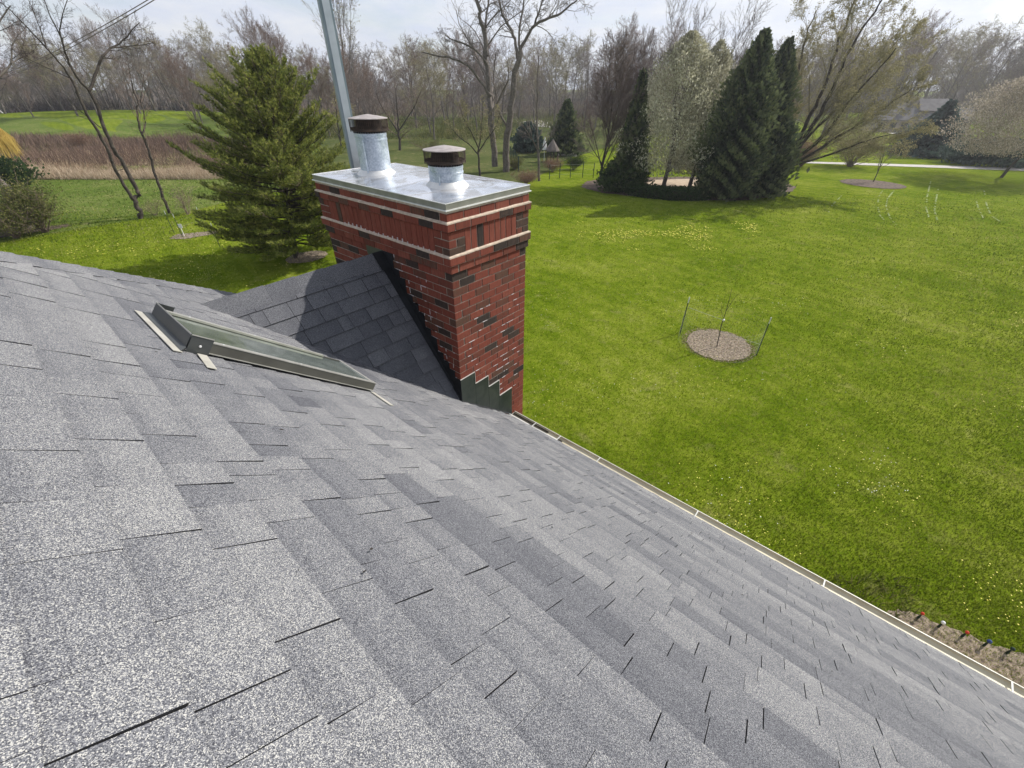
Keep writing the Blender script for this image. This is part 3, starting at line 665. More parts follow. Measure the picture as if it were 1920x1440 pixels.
for (cx, cy) in ((.452, 1.657), (.505, .540)):
    for i in range(7):
        a = R_(205+random.uniform(-14, 14)); rr = .18+random.random()*.02; x, y = cx+rr*math.cos(a), cy+rr*math.sin(a); z = zc1+.047-(rr-.168)*.95; b.box((x-.006, y-.004, z), (x+.006, y+.009, z+.004))
b.build('sealant', M['soot'], chim)
# stepped flashing on the right face
b = HB(); zf = .2994; yy = -.006
steps = [(-.008, .215, 17), (.215, .43, 19), (.43, .62, 21), (.62, .86, 24)]
for i, (xa, xb2, k) in enumerate(steps):
    zt_ = ZP2-k*C_+.002; lo0 = -TN*xa-.0; lo1 = -TN*xb2
    y_ = -.005-.0012*i
    b.add([(xa, y_, lo0+.002), (xb2, y_, lo1+.002), (xb2, y_, zt_), (xa, y_, zt_), (xa, .001, lo0+.002), (xb2, .001, lo1+.002), (xb2, .001, zt_), (xa, .001, zt_)], [(0, 1, 2, 3), (3, 2, 6, 7), (1, 5, 6, 2), (0, 3, 7, 4)])
fo = b.build('step_flashing', M['flash'], chim)
b = HB()
for i, (xa, xb2, k) in enumerate(steps):
    zt_ = ZP2-k*C_+.002; b.box((xa, -.0105-.0012*i, zt_-.001), (xb2, .001, zt_+.004))
    if i < 3: b.box((xb2-.0015, -.0095-.0012*i, ZP2-steps[i+1][2]*C_+.002), (xb2+.002, -.004, zt_))
b.build('flashing_edge', M['collar'], fo)
b = HB(); b.add([(-.012, -.020, .012), (.87, -.020, -TN*.87+.012), (.87, -.006, -TN*.87+.035), (-.012, -.006, .035), (-.012, -.06, .013), (.87, -.05, -TN*.87+.012)], [(0, 1, 2, 3), (4, 5, 1, 0)]); b.build('sealant', M['blackflash'], fo)
# corner return of the flashing
b = HB(); b.box((-.0085, -.0065, -.0), (-.004, .10, ZP2-17*C_)); b.build('step_flashing', M['blackflash'], chim)
# black stepped flashing above the cricket
b = HB()
for side in (1, -1):
    for i in range(13):
        ya = YM-side*(i*.085+.0); yb = YM-side*(i*.085+.087); zl0 = ZR-(i*.085)*ZR/YM; zl1 = ZR-(i*.085+.087)*ZR/YM
        rowk = round((ZP2-(zl0+.135))/C_); zt_ = ZP2-rowk*C_
        if side < 0 and i > 11: continue
        zt_ = max(zt_, zl1+.05)
        a, c = (ya, yb); xx = -.0045-.0008*(i % 2)
        b.add([(xx, a, zl0-.02), (xx, c, zl1-.02), (xx, c, zt_), (xx, a, zt_), (.001, a, zt_), (.001, c, zt_), (.001, c, zl1), ], [(0, 3, 2, 1) if side > 0 else (0, 1, 2, 3), (3, 4, 5, 2), (1, 2, 5, 6)])
b.build('cricket_flashing', M['blackflash'], chim)
b = HB(); b.add([cp(-.10, .06, .020), cp(-.004, .06, .020), cp(-.004, CL, .020), cp(-.02, CL, .020)], [(0, 1, 2, 3)]); b.add([(-.13, YM, ZR+.046), (-.006, YM, ZR+.046), cp(-.006, .17, .035), cp(-.12, .17, .035), cp(-.006, .17, .035, -1), cp(-.12, .17, .035, -1)], [(0, 1, 2, 3), (1, 0, 5, 4)]); b.build('cricket_flashing', M['blackflash'], chim)
b = HB(); b.box((-.0075, YM-.01, ZR-.05), (.001, YM+.30, ZP2-.10)); b.build('cricket_flashing', M['slate'], chim)

# ================================================================ SKYLIGHT
b = HB()
def rbox(b, s0, s1, y0, y1, h0, h1): b.hexa([rp(s0, y0, h0), rp(s1, y0, h0), rp(s1, y1, h0), rp(s0, y1, h0), rp(s0, y0, h1), rp(s1, y0, h1), rp(s1, y1, h1), rp(s0, y1, h1)])
sA, sB, yA, yB = -2.88, -1.685, -.465, .02
rbox(b, sA+.02, sB-.02, yA+.03, yB-.03, -.01, .04); sk = b.build('skylight', M['soot'], house)
b = HB(); rbox(b, sA+.01, sB, yA-.004, yA+.012, .024, .078); rbox(b, sA+.01, sB, yB-.012, yB+.004, .024, .078); rbox(b, sB-.012, sB+.002, yA+.013, yB-.013, .024, .07); b.build('side_cladding', M['bronze'], sk)
b = HB(); rbox(b, sA+.06, sB-.0, yA-.006, yA+.03, .078, .083); rbox(b, sA+.0, sB-.18, yB-.032, yB+.006, .078, .090); rbox(b, sA+.06, sB+.0, yA-.008, yA-.004, .020, .025); b.build('cladding_rail', M['rail'], sk)
b = HB(); b.hexa([rp(sA+.01, yA+.03, .05), rp(sB-.012, yA+.03, .05), rp(sB-.012, yB-.03, .05), rp(sA+.01, yB-.03, .05), rp(sA+.01, yA+.03, .074), rp(sB-.012, yA+.03, .074), rp(sB-.012, yB-.03, .074), rp(sA+.01, yB-.03, .074)]); b.build('glass_pane', M['glass'], sk)
b = HB(); rbox(b, sB-.02, sB+.004, yA+.03, yB-.0, .072, .079); b.build('glass_strip', M['rail'], sk)
b = HB()   # head flashing: back plate, apron, two side returns
rbox(b, sA-.02, sA-.016, yA-.0, .115, .0, .102); rbox(b, sA-.0158, sA+.085, yA-.010, yA-.006, .004, .100); rbox(b, sA-.0158, sA+.07, .111, .115, .03, .100)
b.build('head_flashing', M['slate'], sk)
b = HB(); rbox(b, sA-.023, sA-.0205, yA-.003, .117, .098, .104); rbox(b, sA-.019, sA+.085, yA-.0125, yA-.0105, .098, .103); b.build('flashing_edge', M['rail'], sk)
b = HB(); rbox(b, sA-.085, sA-.045, yA-.06, .16, .011, .0145); b.build('apron', M['pale'], sk)
b = HB(); b.hexa([rp(sA-.05, yA-.05, .0145), rp(sA-.02, yA-.01, .012), rp(sA-.02, .13, .012), rp(sA-.05, .15, .0145), rp(sA-.05, yA-.05, .018), rp(sA-.02, yA-.01, .030), rp(sA-.02, .13, .030), rp(sA-.05, .15, .018)]); b.build('apron', M['slate'], sk)
b = HB(); b.hexa([rp(sA+.005, yA-.235, .0115), rp(sA+.05, yA-.235, .0115), rp(sA+.075, yA-.02, .0115), rp(sA+.03, yA-.02, .0115), rp(sA+.005, yA-.235, .014), rp(sA+.05, yA-.235, .014), rp(sA+.075, yA-.02, .014), rp(sA+.03, yA-.02, .014)]); b.build('flashing_tab', M['pale'], sk); b = HB()
b.hexa([rp(sB-.035, yA-.265, .0115), rp(sB+.005, yA-.265, .0115), rp(sB+.012, yA-.02, .0115), rp(sB-.03, yA-.02, .0115), rp(sB-.035, yA-.265, .014), rp(sB+.005, yA-.265, .014), rp(sB+.012, yA-.02, .014), rp(sB-.03, yA-.02, .014)]); b.build('flashing_tab', M['pale'], sk)
b = HB(); cs = rp(sA+.035, yA-.012, .05); an = np.arange(9)*2*math.pi/8
b.tube([cs, cs+np.array([0, -.004, 0])], [.007, .005], 8, cap=True); b.build('screw', M['lip'], sk)
b = HB()
for q in (.12, .5, .85): b.box(tuple(rp(sA+q*1.19, yA+.010, .083)-.003), tuple(rp(sA+q*1.19, yA+.010, .083)+.003)); b.box(tuple(rp(sA+q*1.0, yB-.012, .091)-.003), tuple(rp(sA+q*1.0, yB-.012, .091)+.003))
b.build('screw', M['lip'], sk)

# ================================================================ GUTTER
ZE = -TN*XE; GX0 = XE+.004; GX1 = XE+.112
b = HB(); y0, y1 = YR+.2, -.03
prof = [(GX0, ZE-.02), (GX0, ZE-.036), (GX0+.015, ZE-.040), (GX1-.03, ZE-.040), (GX1-.008, ZE-.034), (GX1-.001, ZE-.022), (GX1+.001, ZE-.008)]
V = [(x, y0, z) for x, z in prof]+[(x, y1, z) for x, z in prof]+[(x+.001, y0, z-.002) for x, z in prof]+[(x+.001, y1, z-.002) for x, z in prof]; n = len(prof)
F = [(i, i+1, n+i+1, n+i) for i in range(n-1)]+[(2*n+i+1, 2*n+i, 3*n+i, 3*n+i+1) for i in range(n-1)]
b.add(V, F); gut = b.build('gutter', M['gutter'], house)
b = HB(); b.box((GX1-.006, y0, ZE-.011), (GX1+.003, y1, ZE-.005)); b.add([(p_[0], y1, p_[1]) for p_ in prof], [tuple(range(n))]); b.build('gutter_lip', M['gutterlip'], gut)
b = HB(); b.box((GX1-.002, y0, ZE-.125), (GX1+.0005, y1, ZE-.0125)); b.box((GX0-.02, y0, ZE-.128), (GX1-.0025, y1, ZE-.0415)); b.build('gutter_front', M['gutterlip'], gut)
b = HB(); b.box((GX0+.004, -.62, ZE-.038), (GX1-.016, -.02, ZE-.030)); b.box((GX0+.02, -.86, ZE-.036), (GX1-.05, -.80, ZE-.02)); b.build('leaf_grime', M['grime'], gut)
for yh in (-.402, -.80, -1.381, -2.566, -3.721, -4.935, -6.1, -7.3):
    b = HB(); b.hexa([(GX0-.02, yh-.0055, ZE-.015), (GX1-.004, yh-.0055, ZE-.006), (GX1-.004, yh+.0055, ZE-.006), (GX0-.02, yh+.0055, ZE-.015), (GX0-.02, yh-.0055, ZE-.009), (GX1-.004, yh-.0055, ZE-.002), (GX1-.004, yh+.0055, ZE-.002), (GX0-.02, yh+.0055, ZE-.009)]); b.build('gutter_hanger', M['strap'], gut)
b = HB(); b.hexa([(GX0-.01, -.82, ZE-.004), (GX0+.02, -.80, ZE-.004), (GX0+.012, -.40, ZE-.004), (GX0-.01, -.40, ZE-.004), (GX0-.01, -.82, ZE+.002), (GX0+.02, -.80, ZE+.002), (GX0+.012, -.40, ZE+.002), (GX0-.01, -.40, ZE+.002)]); b.box((GX0-.005, -.36, ZE+.0), (GX0+.012, .0, ZE+.006)); b.build('bent_strip', M['strap'], gut)

b = HB(); random.seed(77)
for i in range(46):
    P_ = rp(random.uniform(-3.4, .5), random.uniform(-4.6, .5), .016); a_ = random.uniform(0, 6.28); L_ = random.uniform(.004, .011); d_ = np.array([math.cos(a_), math.sin(a_), -TN*math.cos(a_)])*L_; e_ = np.array([-math.sin(a_), math.cos(a_), TN*math.sin(a_)])*L_*.35
    b.add([P_-d_, P_+e_, P_+d_, P_-e_+NN*.003], [(0, 1, 2, 3)])
b.build('roof_debris', M['soot'], roof, kind='stuff')
# ================================================================ MAST
mb = onplane(669, 320, G(669, 320), 0); hm_ = np.array([1.38, 3.42]); 
d_ = ray(668, 314); tt = 5.75/(d_@FW); mp_ = CAM+d_*tt
mast = empty('steel_mast', (mp_[0], mp_[1], GZ), rz=R_(-22), label='tall square galvanised steel mast rising behind the chimney cap', cat='mast')
b = MB(); a_ = .068; b.box((-a_, -a_, -.2), (a_, a_, 14)); b.build('mast_post', M['mast'], mast)
b = MB(); b.box((-a_*.55, -a_-.012, -.2), (a_*.62, -a_-.001, 13.98)); b.build('mast_lit_strip', M['mastlit'], mast)  # pale strip stands in for the sunlit side of the post
#VEG
# ================================================================ VEGETATION
def bark(name, c1, c2, sc=6): return noise_mat(name, c1, c2, sc, .95, bump=.6, bscale=30)
M['bark_dark'] = bark('bark_dark', (.030, .024, .020), (.085, .070, .058))
M['bark_grey'] = bark('bark_grey', (.085, .072, .062), (.19, .165, .145))
M['twig_grey'] = bark('twig_grey', (.13, .11, .098), (.25, .215, .19), 1)
M['twig_brown'] = bark('twig_brown', (.125, .092, .075), (.24, .18, .145), 1)
M['twig_purple'] = bark('twig_purple', (.11, .082, .078), (.20, .155, .145), 1)
M['twig_olive'] = bark('twig_olive', (.16, .14, .085), (.28, .25, .155), 1)
M['twig_dark'] = bark('twig_dark', (.035, .027, .024), (.08, .062, .055), 1)
def leafm(name, a, b, c, tr=.35, ns=2.0): return tone_mat(name, [(0, a), (.5, b), (1, c)], .8, ns, .35, tr, .06)[0]
M['pine'] = leafm('pine_needles', (.065, .090, .028), (.20, .235, .055), (.46, .46, .13), .45, 1.2)
M['arbor'] = leafm('evergreen_foliage', (.018, .032, .018), (.054, .080, .040), (.15, .175, .080), .28, .8)
M['spruce'] = leafm('spruce_foliage', (.022, .042, .038), (.05, .082, .072), (.09, .13, .11), .2, .8)
M['blossom'] = leafm('pear_blossom', (.22, .215, .13), (.50, .48, .34), (.85, .82, .68), .3, .8)
M['blossom_pink'] = leafm('crab_blossom', (.20, .17, .13), (.33, .29, .22), (.60, .52, .45), .3, .8)
M['bud'] = leafm('olive_buds', (.19, .165, .08), (.30, .27, .14), (.42, .38, .21), .4, .6)
M['bud_red'] = leafm('red_buds', (.14, .08, .055), (.22, .13, .09), (.32, .22, .14), .3, .6)
M['shrub'] = leafm('shrub_leaves', (.05, .065, .018), (.11, .125, .035), (.21, .20, .07), .3, .8)
M['shrub_dark'] = leafm('dark_shrub_leaves', (.012, .028, .010), (.03, .06, .02), (.06, .09, .03), .2, .8)
M['willow'] = leafm('willow_twigs', (.30, .20, .04), (.42, .30, .07), (.55, .42, .12), .3, .5)
M['reed'] = leafm('reeds', (.19, .125, .085), (.30, .21, .145), (.60, .48, .33), .25, .12)
M['reed_tan'] = leafm('tan_reeds', (.30, .22, .15), (.48, .38, .27), (.75, .64, .48), .25, .12)
M['reed_dark'] = leafm('brush', (.11, .075, .06), (.17, .115, .09), (.26, .18, .13), .2, .12)

class Tubes:
    """fast store of many thin tapered tubes"""
    def __init__(s): s.V = []; s.F = []; s.n = 0
    def add(s, pts, rad, n=3):
        k = len(pts); t = np.empty_like(pts); t[:-1] = pts[1:]-pts[:-1]; t[-1] = t[-2]
        t /= np.sqrt((t*t).sum(1))[:, None]+1e-9
        a = np.array([0.31, .17, .93]) if abs(t[0, 2]) < .85 else np.array([.93, .3, .2])
        u = np.cross(t, a); u /= np.sqrt((u*u).sum(1))[:, None]+1e-9; v = np.cross(t, u)
        an = np.arange(n)*(2*math.pi/n); V = pts[:, None]+rad[:, None, None]*(u[:, None]*np.cos(an)[None, :, None]+v[:, None]*np.sin(an)[None, :, None])
        s.V.append(V.reshape(-1, 3)); i = np.arange(k-1)[:, None]*n; j = np.arange(n)[None]; j2 = (j+1) % n
        s.F.append((np.stack([i+j, i+j2, i+n+j2, i+n+j], -1).reshape(-1, 4))+s.n); s.n += k*n
    def mesh(s, name, mat, smooth=True, off=(0, 0, 0)):
        V = np.concatenate(s.V)-np.array(off); F = np.concatenate(s.F).astype(np.int32); me = bpy.data.meshes.new(name)
        me.vertices.add(len(V)); me.vertices.foreach_set('co', V.astype(np.float32).ravel()); me.loops.add(F.size); me.loops.foreach_set('vertex_index', F.ravel())
        me.polygons.add(len(F)); me.polygons.foreach_set('loop_start', np.arange(len(F), dtype=np.int32)*4)
        try: me.polygons.foreach_set('loop_total', np.full(len(F), 4, np.int32))
        except Exception: pass
        if smooth: me.polygons.foreach_set('use_smooth', np.ones(len(F), bool))
        me.update(calc_edges=True); me.materials.append(mat); return me
def leaves_mesh(name, P, size, mat, tone, rng, aspect=1.6, up=.3, dirs=None, off=(0, 0, 0)):
    """one small four-sided leaf clump at each point"""
    n = len(P); P = np.asarray(P)-np.array(off); d = rng.normal(size=(n, 3)) if dirs is None else dirs+rng.normal(size=(n, 3))*.35
    if dirs is None: d[:, 2] += up
    d /= np.linalg.norm(d, axis=1)[:, None]; e = rng.normal(size=(n, 3)); e = np.cross(d, e); e /= np.linalg.norm(e, axis=1)[:, None]
    sz = size*rng.uniform(.6, 1.4, (n, 1)); a = d*sz*aspect; b_ = e*sz*.5
    V = np.stack([P-a*.1, P+a*.45+b_, P+a, P+a*.45-b_], 1); return rawmesh(name, V, n, 4, mat, tone)
def perp(d, rng, ang):
    e = np.cross(d, rng.normal(size=3)); e /= np.linalg.norm(e)+1e-9; r = d*math.cos(ang)+e*math.sin(ang); return r/np.linalg.norm(r)
def sprout(T, pts, rad, lev, rng, st, tips):
    """side branches from a limb already drawn"""
    k = len(pts); L = np.sqrt(((pts[1:]-pts[:-1])**2).sum(1)).sum()
    nb = st['n'][lev]; nb = int(nb*rng.uniform(.8, 1.25)+.5)
    for i in range(nb):
        f = st['start'][lev]+(1-st['start'][lev])*(i+rng.uniform(0, 1))/max(nb, 1); f = min(f, .985); q = f*(k-1); a = int(q); fr = q-a
        p = pts[a]*(1-fr)+pts[a+1]*fr; r = rad[a]*(1-fr)+rad[a+1]*fr; d = pts[a+1]-pts[a]; d = d/(np.linalg.norm(d)+1e-9)
        nd = perp(d, rng, math.radians(rng.uniform(*st['ang'][lev])))
        l = L*st['ratio'][lev]*rng.uniform(.6, 1.25)*(1.15-f*.65)
        grow(T, p, nd, l, max(r*st['rr'][lev], st['rmin']), lev+1, rng, st, tips)
def grow(T, p, d, L, r, lev, rng, st, tips):
    ns = st['seg'][lev]; pts = np.empty((ns+1, 3)); pts[0] = p; step = L/ns; wv = st['wob'][lev]; tr = st['trop'][lev]
    nz = rng.normal(size=(ns, 3))*wv
    for i in range(ns):
        d = d+nz[i]; d[2] += tr; d = d/math.sqrt(d@d); pts[i+1] = pts[i]+d*step
    rad = r*(1-np.linspace(0, 1, ns+1)*st['taper'][min(lev, len(st['taper'])-1)])
    (T[0] if lev <= st['wood'] else T[1]).add(pts, rad, 6 if lev == 0 else (4 if lev <= st['wood'] else 3))
    if lev+1 < len(st['seg']): sprout(T, pts, rad, lev, rng, st, tips)
    if lev >= len(st['seg'])-2: tips.append(pts[-1]); tips.append(pts[len(pts)//2])
def style(**k):
    s = dict(n=[13, 8, 7, 4], start=[.28, .25, .15, .1], ang=[(28, 55), (28, 60), (25, 60), (20, 55)], ratio=[.52, .48, .45, .5], rr=[.5, .5, .5, .6],
             seg=[9, 6, 4, 2, 1], wob=[.06, .13, .16, .15, .1], trop=[.03, .07, .06, .04, .02], taper=[.85, .9, .9, .85, .6], wood=1, rmin=.006)
    s.update(k); return s
ST = {
 'vase2': style(n=[18, 11, 9, 6], start=[.08, .15, .1, .1], ang=[(14, 38), (14, 38), (15, 42), (15, 45)], ratio=[.78, .55, .5, .5], wob=[.04, .06, .08, .1, .1], trop=[.03, .05, .04, .03, .02]),
 'tall': style(), 
 'vase': style(n=[14, 8, 7, 4], start=[.10, .2, .15, .1], ang=[(14, 32), (14, 35), (15, 40), (15, 45)], ratio=[.75, .5, .45, .45], wob=[.04, .06, .08, .1, .1], trop=[.03, .06, .05, .03, .02]),
 'round': style(n=[14, 9, 7, 4], start=[.18, .2, .15, .1], ang=[(35, 70), (30, 65), (25, 60), (20, 55)], ratio=[.6, .5, .45, .45]),
 'oak': style(n=[10, 7, 7, 4], start=[.35, .3, .2, .1], ang=[(35, 75), (35, 75), (30, 70), (25, 60)], ratio=[.65, .5, .45, .45], wob=[.08, .2, .24, .2, .15], trop=[.02, .05, .04, .02, 0]),
}
def bare_tree_meshes(kind, seed, twig, trunkmat='bark_grey', h=1.0, r=.014, leaf=None, leafn=0, leafsize=.012, rmin=.0009, name='tree'):
    rng = np.random.RandomState(seed); T = [Tubes(), Tubes()]; tips = []; st = dict(ST[kind]); st['rmin'] = rmin*h
    grow(T, np.array([0, 0, -.01*h]), np.array([rng.normal()*.03, rng.normal()*.03, 1.0]), .93*h, r*h, 0, rng, st, tips)
    a = T[0].mesh('trunk', M[trunkmat]); b_ = T[1].mesh('crown', M[twig]); lf = None
    if leaf:
        tp = np.array(tips); idx = rng.randint(0, len(tp), leafn); P = tp[idx]+rng.normal(size=(leafn, 3))*.012*h
        lf = leaves_mesh('leaves', P, leafsize*h, M[leaf], rng.uniform(0, 1, leafn), rng)
    return a, b_, lf
def place_tree(name, meshes, P, h, rz, label, cat, group=None, lean=(0, 0), sx=1.0):
    t = empty(name, (P[0], P[1], gz(P[0], P[1])), label=label, cat=cat, group=group); t.rotation_euler = (lean[0], lean[1], rz); t.scale = (h*sx, h*sx, h)
    for nm, me in zip(('trunk', 'crown', 'buds'), meshes):
        if me is not None: link(nm, me, t)
    return t
rng = np.random.RandomState(5)
V_ = []
specs = [('tall', 'twig_grey', None), ('tall', 'twig_brown', None), ('round', 'twig_grey', None), ('oak', 'twig_grey', None), ('vase', 'twig_brown', 'bud_red'), ('round', 'twig_olive', 'bud'), ('tall', 'twig_purple', None), ('vase', 'twig_grey', None), ('oak', 'twig_brown', 'bud')]
for i, (k, tw, lf) in enumerate(specs): V_.append(bare_tree_meshes(k, 100+i, tw, leaf=lf, leafn=4200 if lf else 0, leafsize=.0050, rmin=.0013))
def interp(tab, x):
    return float(np.interp(x, [a for a, _ in tab], [b for _, b in tab]))
# skyline of the wood, as picture rows of the tallest tops
TOPS = [(-200, 60), (0, 120), (60, 140), (100, 100), (200, 92), (330, 78), (420, 95), (510, 72), (560, 100), (700, 95), (800, 95), (860, 85), (960, 80), (1100, 72), (1180, 68), (1230, 78), (1290, 100), (1400, 88), (1500, 70), (1600, 80), (1680, 60), (1760, 62), (1840, 66), (1920, 78), (2150, 40)]
zones = [(-260, 90, 'bare tree in the far wood at the left edge of the meadow', 'wood beyond the left meadow'),
         (90, 430, 'tall grey leafless tree in the wood behind the grassy mound', 'wood behind the mound'),
         (430, 800, 'leafless tree in the brown wood behind the mast and the flues', 'wood behind the chimney'),
         (800, 1250, 'leafless tree in the wood behind the garden and driveways', 'wood behind the gardens'),
         (1250, 1660, 'leafless tree in the wood behind the evergreens', 'wood behind the evergreens'),
         (1660, 2200, 'leafless hazy tree in the wood behind the grey roofed house', 'wood behind the far house')]
def far(px, dist): # point on ground at column px, dist metres out
    d = ray(px, 200); h = d[:2]/np.linalg.norm(d[:2]); return np.array([CAM[0]+h[0]*dist, CAM[1]+h[1]*dist, GZ])
cnt = 0
for row, (dist, step, dy) in enumerate([(190, 34, 0), (150, 32, 6), (118, 34, 14), (98, 48, 30)]):
    x = -240+row*11
    while x < 2180:
        px = x+rng.uniform(-12, 12); D = dist*rng.uniform(.9, 1.1)
        if row >= 2 and 1560 < px < 1960: D = dist+75       # the lawn and the house lie here
        if row >= 2 and px < 360: D = dist+60
        if row == 3 and (980 < px < 1100): x += step; continue
        P = far(px, D); tp = interp(TOPS, px)+rng.uniform(0, 34)+dy; h = max(HT(P, tp), 5)
        v = V_[[0, 1, 2, 3, 6, 7, 2, 0, 4, 5, 8][rng.randint(11)] if row < 2 or rng.uniform() < .5 else [4, 5, 8, 2, 1, 6][rng.randint(6)]]
        z = [z for z in zones if z[0] <= px < z[1]] or [zones[-1] if px > 1000 else zones[0]]
        place_tree('bare_tree', v, P, h/.97, rng.uniform(0, 6.28), z[0][2], 'tree', z[0][3], sx=rng.uniform(.95, 1.35)); cnt += 1
        x += step*rng.uniform(.8, 1.2)
# thicket filling the floor of the wood
def scrub(name, bands, n, mat, hr, seed, label, cat='undergrowth', w_=.05, spread=.75, **k):
    r = np.random.RandomState(seed); P = []
    for i in range(n):
        px, py0, py1 = bands[r.randint(len(bands))]; a = px+r.uniform(-40, 40); P.append(G(a, r.uniform(py0, py1)))
    P = np.array(P); P[:, 2] = GZ+bump(P[:, 0], P[:, 1]); h = r.uniform(hr[0], hr[1], n)
    g = np.sin(P[:, 0]*.21+np.sin(P[:, 1]*.13)*2.2)+np.sin(P[:, 1]*.24+np.sin(P[:, 0]*.17)*2); h = h*np.clip(.75+.3*g+r.normal(size=n)*.15, .15, 1.6)
    d = r.normal(size=(n, 3))*spread; d[:, 2] = 1; d /= np.linalg.norm(d, axis=1)[:, None]; T = P+d*h[:, None]
    dd = np.hypot(P[:, 0]-CAM[0], P[:, 1]-CAM[1]); wd = (w_*dd/60)[:, None]; e = r.normal(size=(n, 3)); e[:, 2] = 0; e /= np.linalg.norm(e, axis=1)[:, None]
    V = np.stack([P-e*wd*.5, P+e*wd*.5, T+e*wd*.12, T-e*wd*.12], 1)
    me = rawmesh(name, V, n, 4, mat, r.uniform(0, 1, n)); o = link(name, me); tag(o, label, cat, kind='stuff', **k)
scrub('undergrowth', [(x, 193, 222) for x in range(420, 1560, 60)]+[(x, 198, 212) for x in range(1500, 2200, 70)]+[(x, 196, 207) for x in range(-200, 420, 60)], 46000, M['twig_brown'], (1.5, 6.5), 3, 'brown leafless undergrowth filling the floor of the wood', w_=.045)
scrub('undergrowth', [(x, 225, 262) for x in range(640, 1000, 40)]+[(x, 216, 240) for x in range(1000, 1300, 60)], 20000, M['shrub'], (.3, 1.6), 4, 'olive green budding undergrowth behind the chimney cap', w_=.06)
scrub('reeds', [(x, 292+abs(x-260)*.0, 335) for x in range(60, 420, 30)], 22000, M['reed'], (.3, 1.0), 5, 'tan dry reeds standing along the pond edge in the meadow', cat='reeds', w_=.035, spread=.3)
scrub('reeds', [(x, 322, 337) for x in range(60, 420, 30)], 22000, M['reed_tan'], (.25, .95), 15, 'bright straw coloured reeds at the near edge of the pond', cat='reeds', w_=.03, spread=.45)
scrub('brush', [(x, 262, 312) for x in range(40, 470, 30)], 26000, M['reed_dark'], (.4, 1.5), 6, 'reddish brown brush behind the dry reeds', cat='brush', w_=.045, spread=.35)
scrub('thicket', [(x, 207, 214) for x in range(80, 360, 25)]+[(x, 222, 232) for x in range(70, 200, 25)], 16000, M['twig_dark'], (1.5, 4.5), 8, 'dark leafless thicket along the top of the green mound', w_=.045)

def far_wood():
    r = np.random.RandomState(44); n = 60000; px = r.uniform(-420, 2350, n); D = r.uniform(205, 330, n); d = FW[None]+((px-960)/FPX)[:, None]*RT[None]-((200-720)/FPX)*UP[None]; hz = d[:, :2]/np.linalg.norm(d[:, :2], axis=1)[:, None]
    P = np.column_stack([CAM[0]+hz[:, 0]*D, CAM[1]+hz[:, 1]*D, np.full(n, GZ)]); H = (11+4*np.sin(px*.021)+3*np.sin(px*.057+1))*(D/260)*r.uniform(.25, 1.15, n); P[:, 2] += r.uniform(0, .45, n)*H
    dv = r.normal(size=(n, 3))*.38; dv[:, 2] = 1; dv /= np.linalg.norm(dv, axis=1)[:, None]; e = r.normal(size=(n, 3)); e[:, 2] = 0; e /= np.linalg.norm(e, axis=1)[:, None]; T = P+dv*(H*.6)[:, None]; w_ = .17
    V = np.stack([P-e*w_, P+e*w_, T+e*.04, T-e*.04], 1); tag(link('far_wood', rawmesh('far_wood', V, n, 4, M['twig_grey'], r.uniform(0, 1, n))), 'far grey leafless wood closing the horizon behind everything', 'wood', kind='stuff')
far_wood()
# ---------------------------------------------------------------- traced trees
def traced_tree(name, base, limbs, st, twig, trunkmat, label, cat='tree', seed=1, leaf=None, leafn=0, leafsize=.1, **k):
    """limbs: (pixel points, r0, r1, depth swing, level of its own side branches)"""
    r = np.random.RandomState(seed); T = [Tubes(), Tubes()]; tips = []; B = G(*base); B[2] = gz(B[0], B[1]); t = empty(name, tuple(B), label=label, cat=cat, **k)
    for (pp, r0, r1, sw, lev) in limbs:
        pp = np.array(pp, float); m_ = len(pp); q = np.linspace(0, m_-1, (m_-1)*3+1)
        xs = np.interp(q, range(m_), pp[:, 0]); ys = np.interp(q, range(m_), pp[:, 1])
        for _ in range(2): xs[1:-1] = (xs[:-2]+2*xs[1:-1]+xs[2:])/4; ys[1:-1] = (ys[:-2]+2*ys[1:-1]+ys[2:])/4
        ph = r.uniform(0, 6.28); n = len(q); f = np.linspace(0, 1, n); off = sw*f+abs(sw)*.15*np.sin(f*7+ph)*f
        pts = np.array([onplane(x, y, B, o) for x, y, o in zip(xs, ys, off)])
        pts[1:-1] += r.normal(size=(n-2, 3))*r0*.25
        rad = np.linspace(r0, r1, n); T[0].add(pts, rad, 8)
        if lev is not None: sprout(T, pts, rad, lev, r, st, tips)
    off = tuple(B); link('trunk', T[0].mesh('trunk', M[trunkmat], off=off), t); 
    if T[1].V: link('crown', T[1].mesh('crown', M[twig], off=off), t)
    if leaf:
        tp = np.array(tips); idx = r.randint(0, len(tp), leafn); P = tp[idx]+r.normal(size=(leafn, 3))*leafsize*1.2
        link('buds', leaves_mesh('buds', P, leafsize, M[leaf], r.uniform(0, 1, leafn), r, off=off), t)
    return t
near = style(n=[0, 9, 7, 5], start=[.2, .25, .2, .15], ang=[(25, 50), (25, 60), (25, 60), (20, 60)], ratio=[.4, .34, .5, .5], rr=[.5, .45, .55, .6], seg=[9, 6, 6, 4, 2], wob=[.05, .14, .17, .16, .1], trop=[.03, .06, .05, .03, 0], rmin=.006, wood=1)
near['ratio'] = [.4, .40, .5, .5]
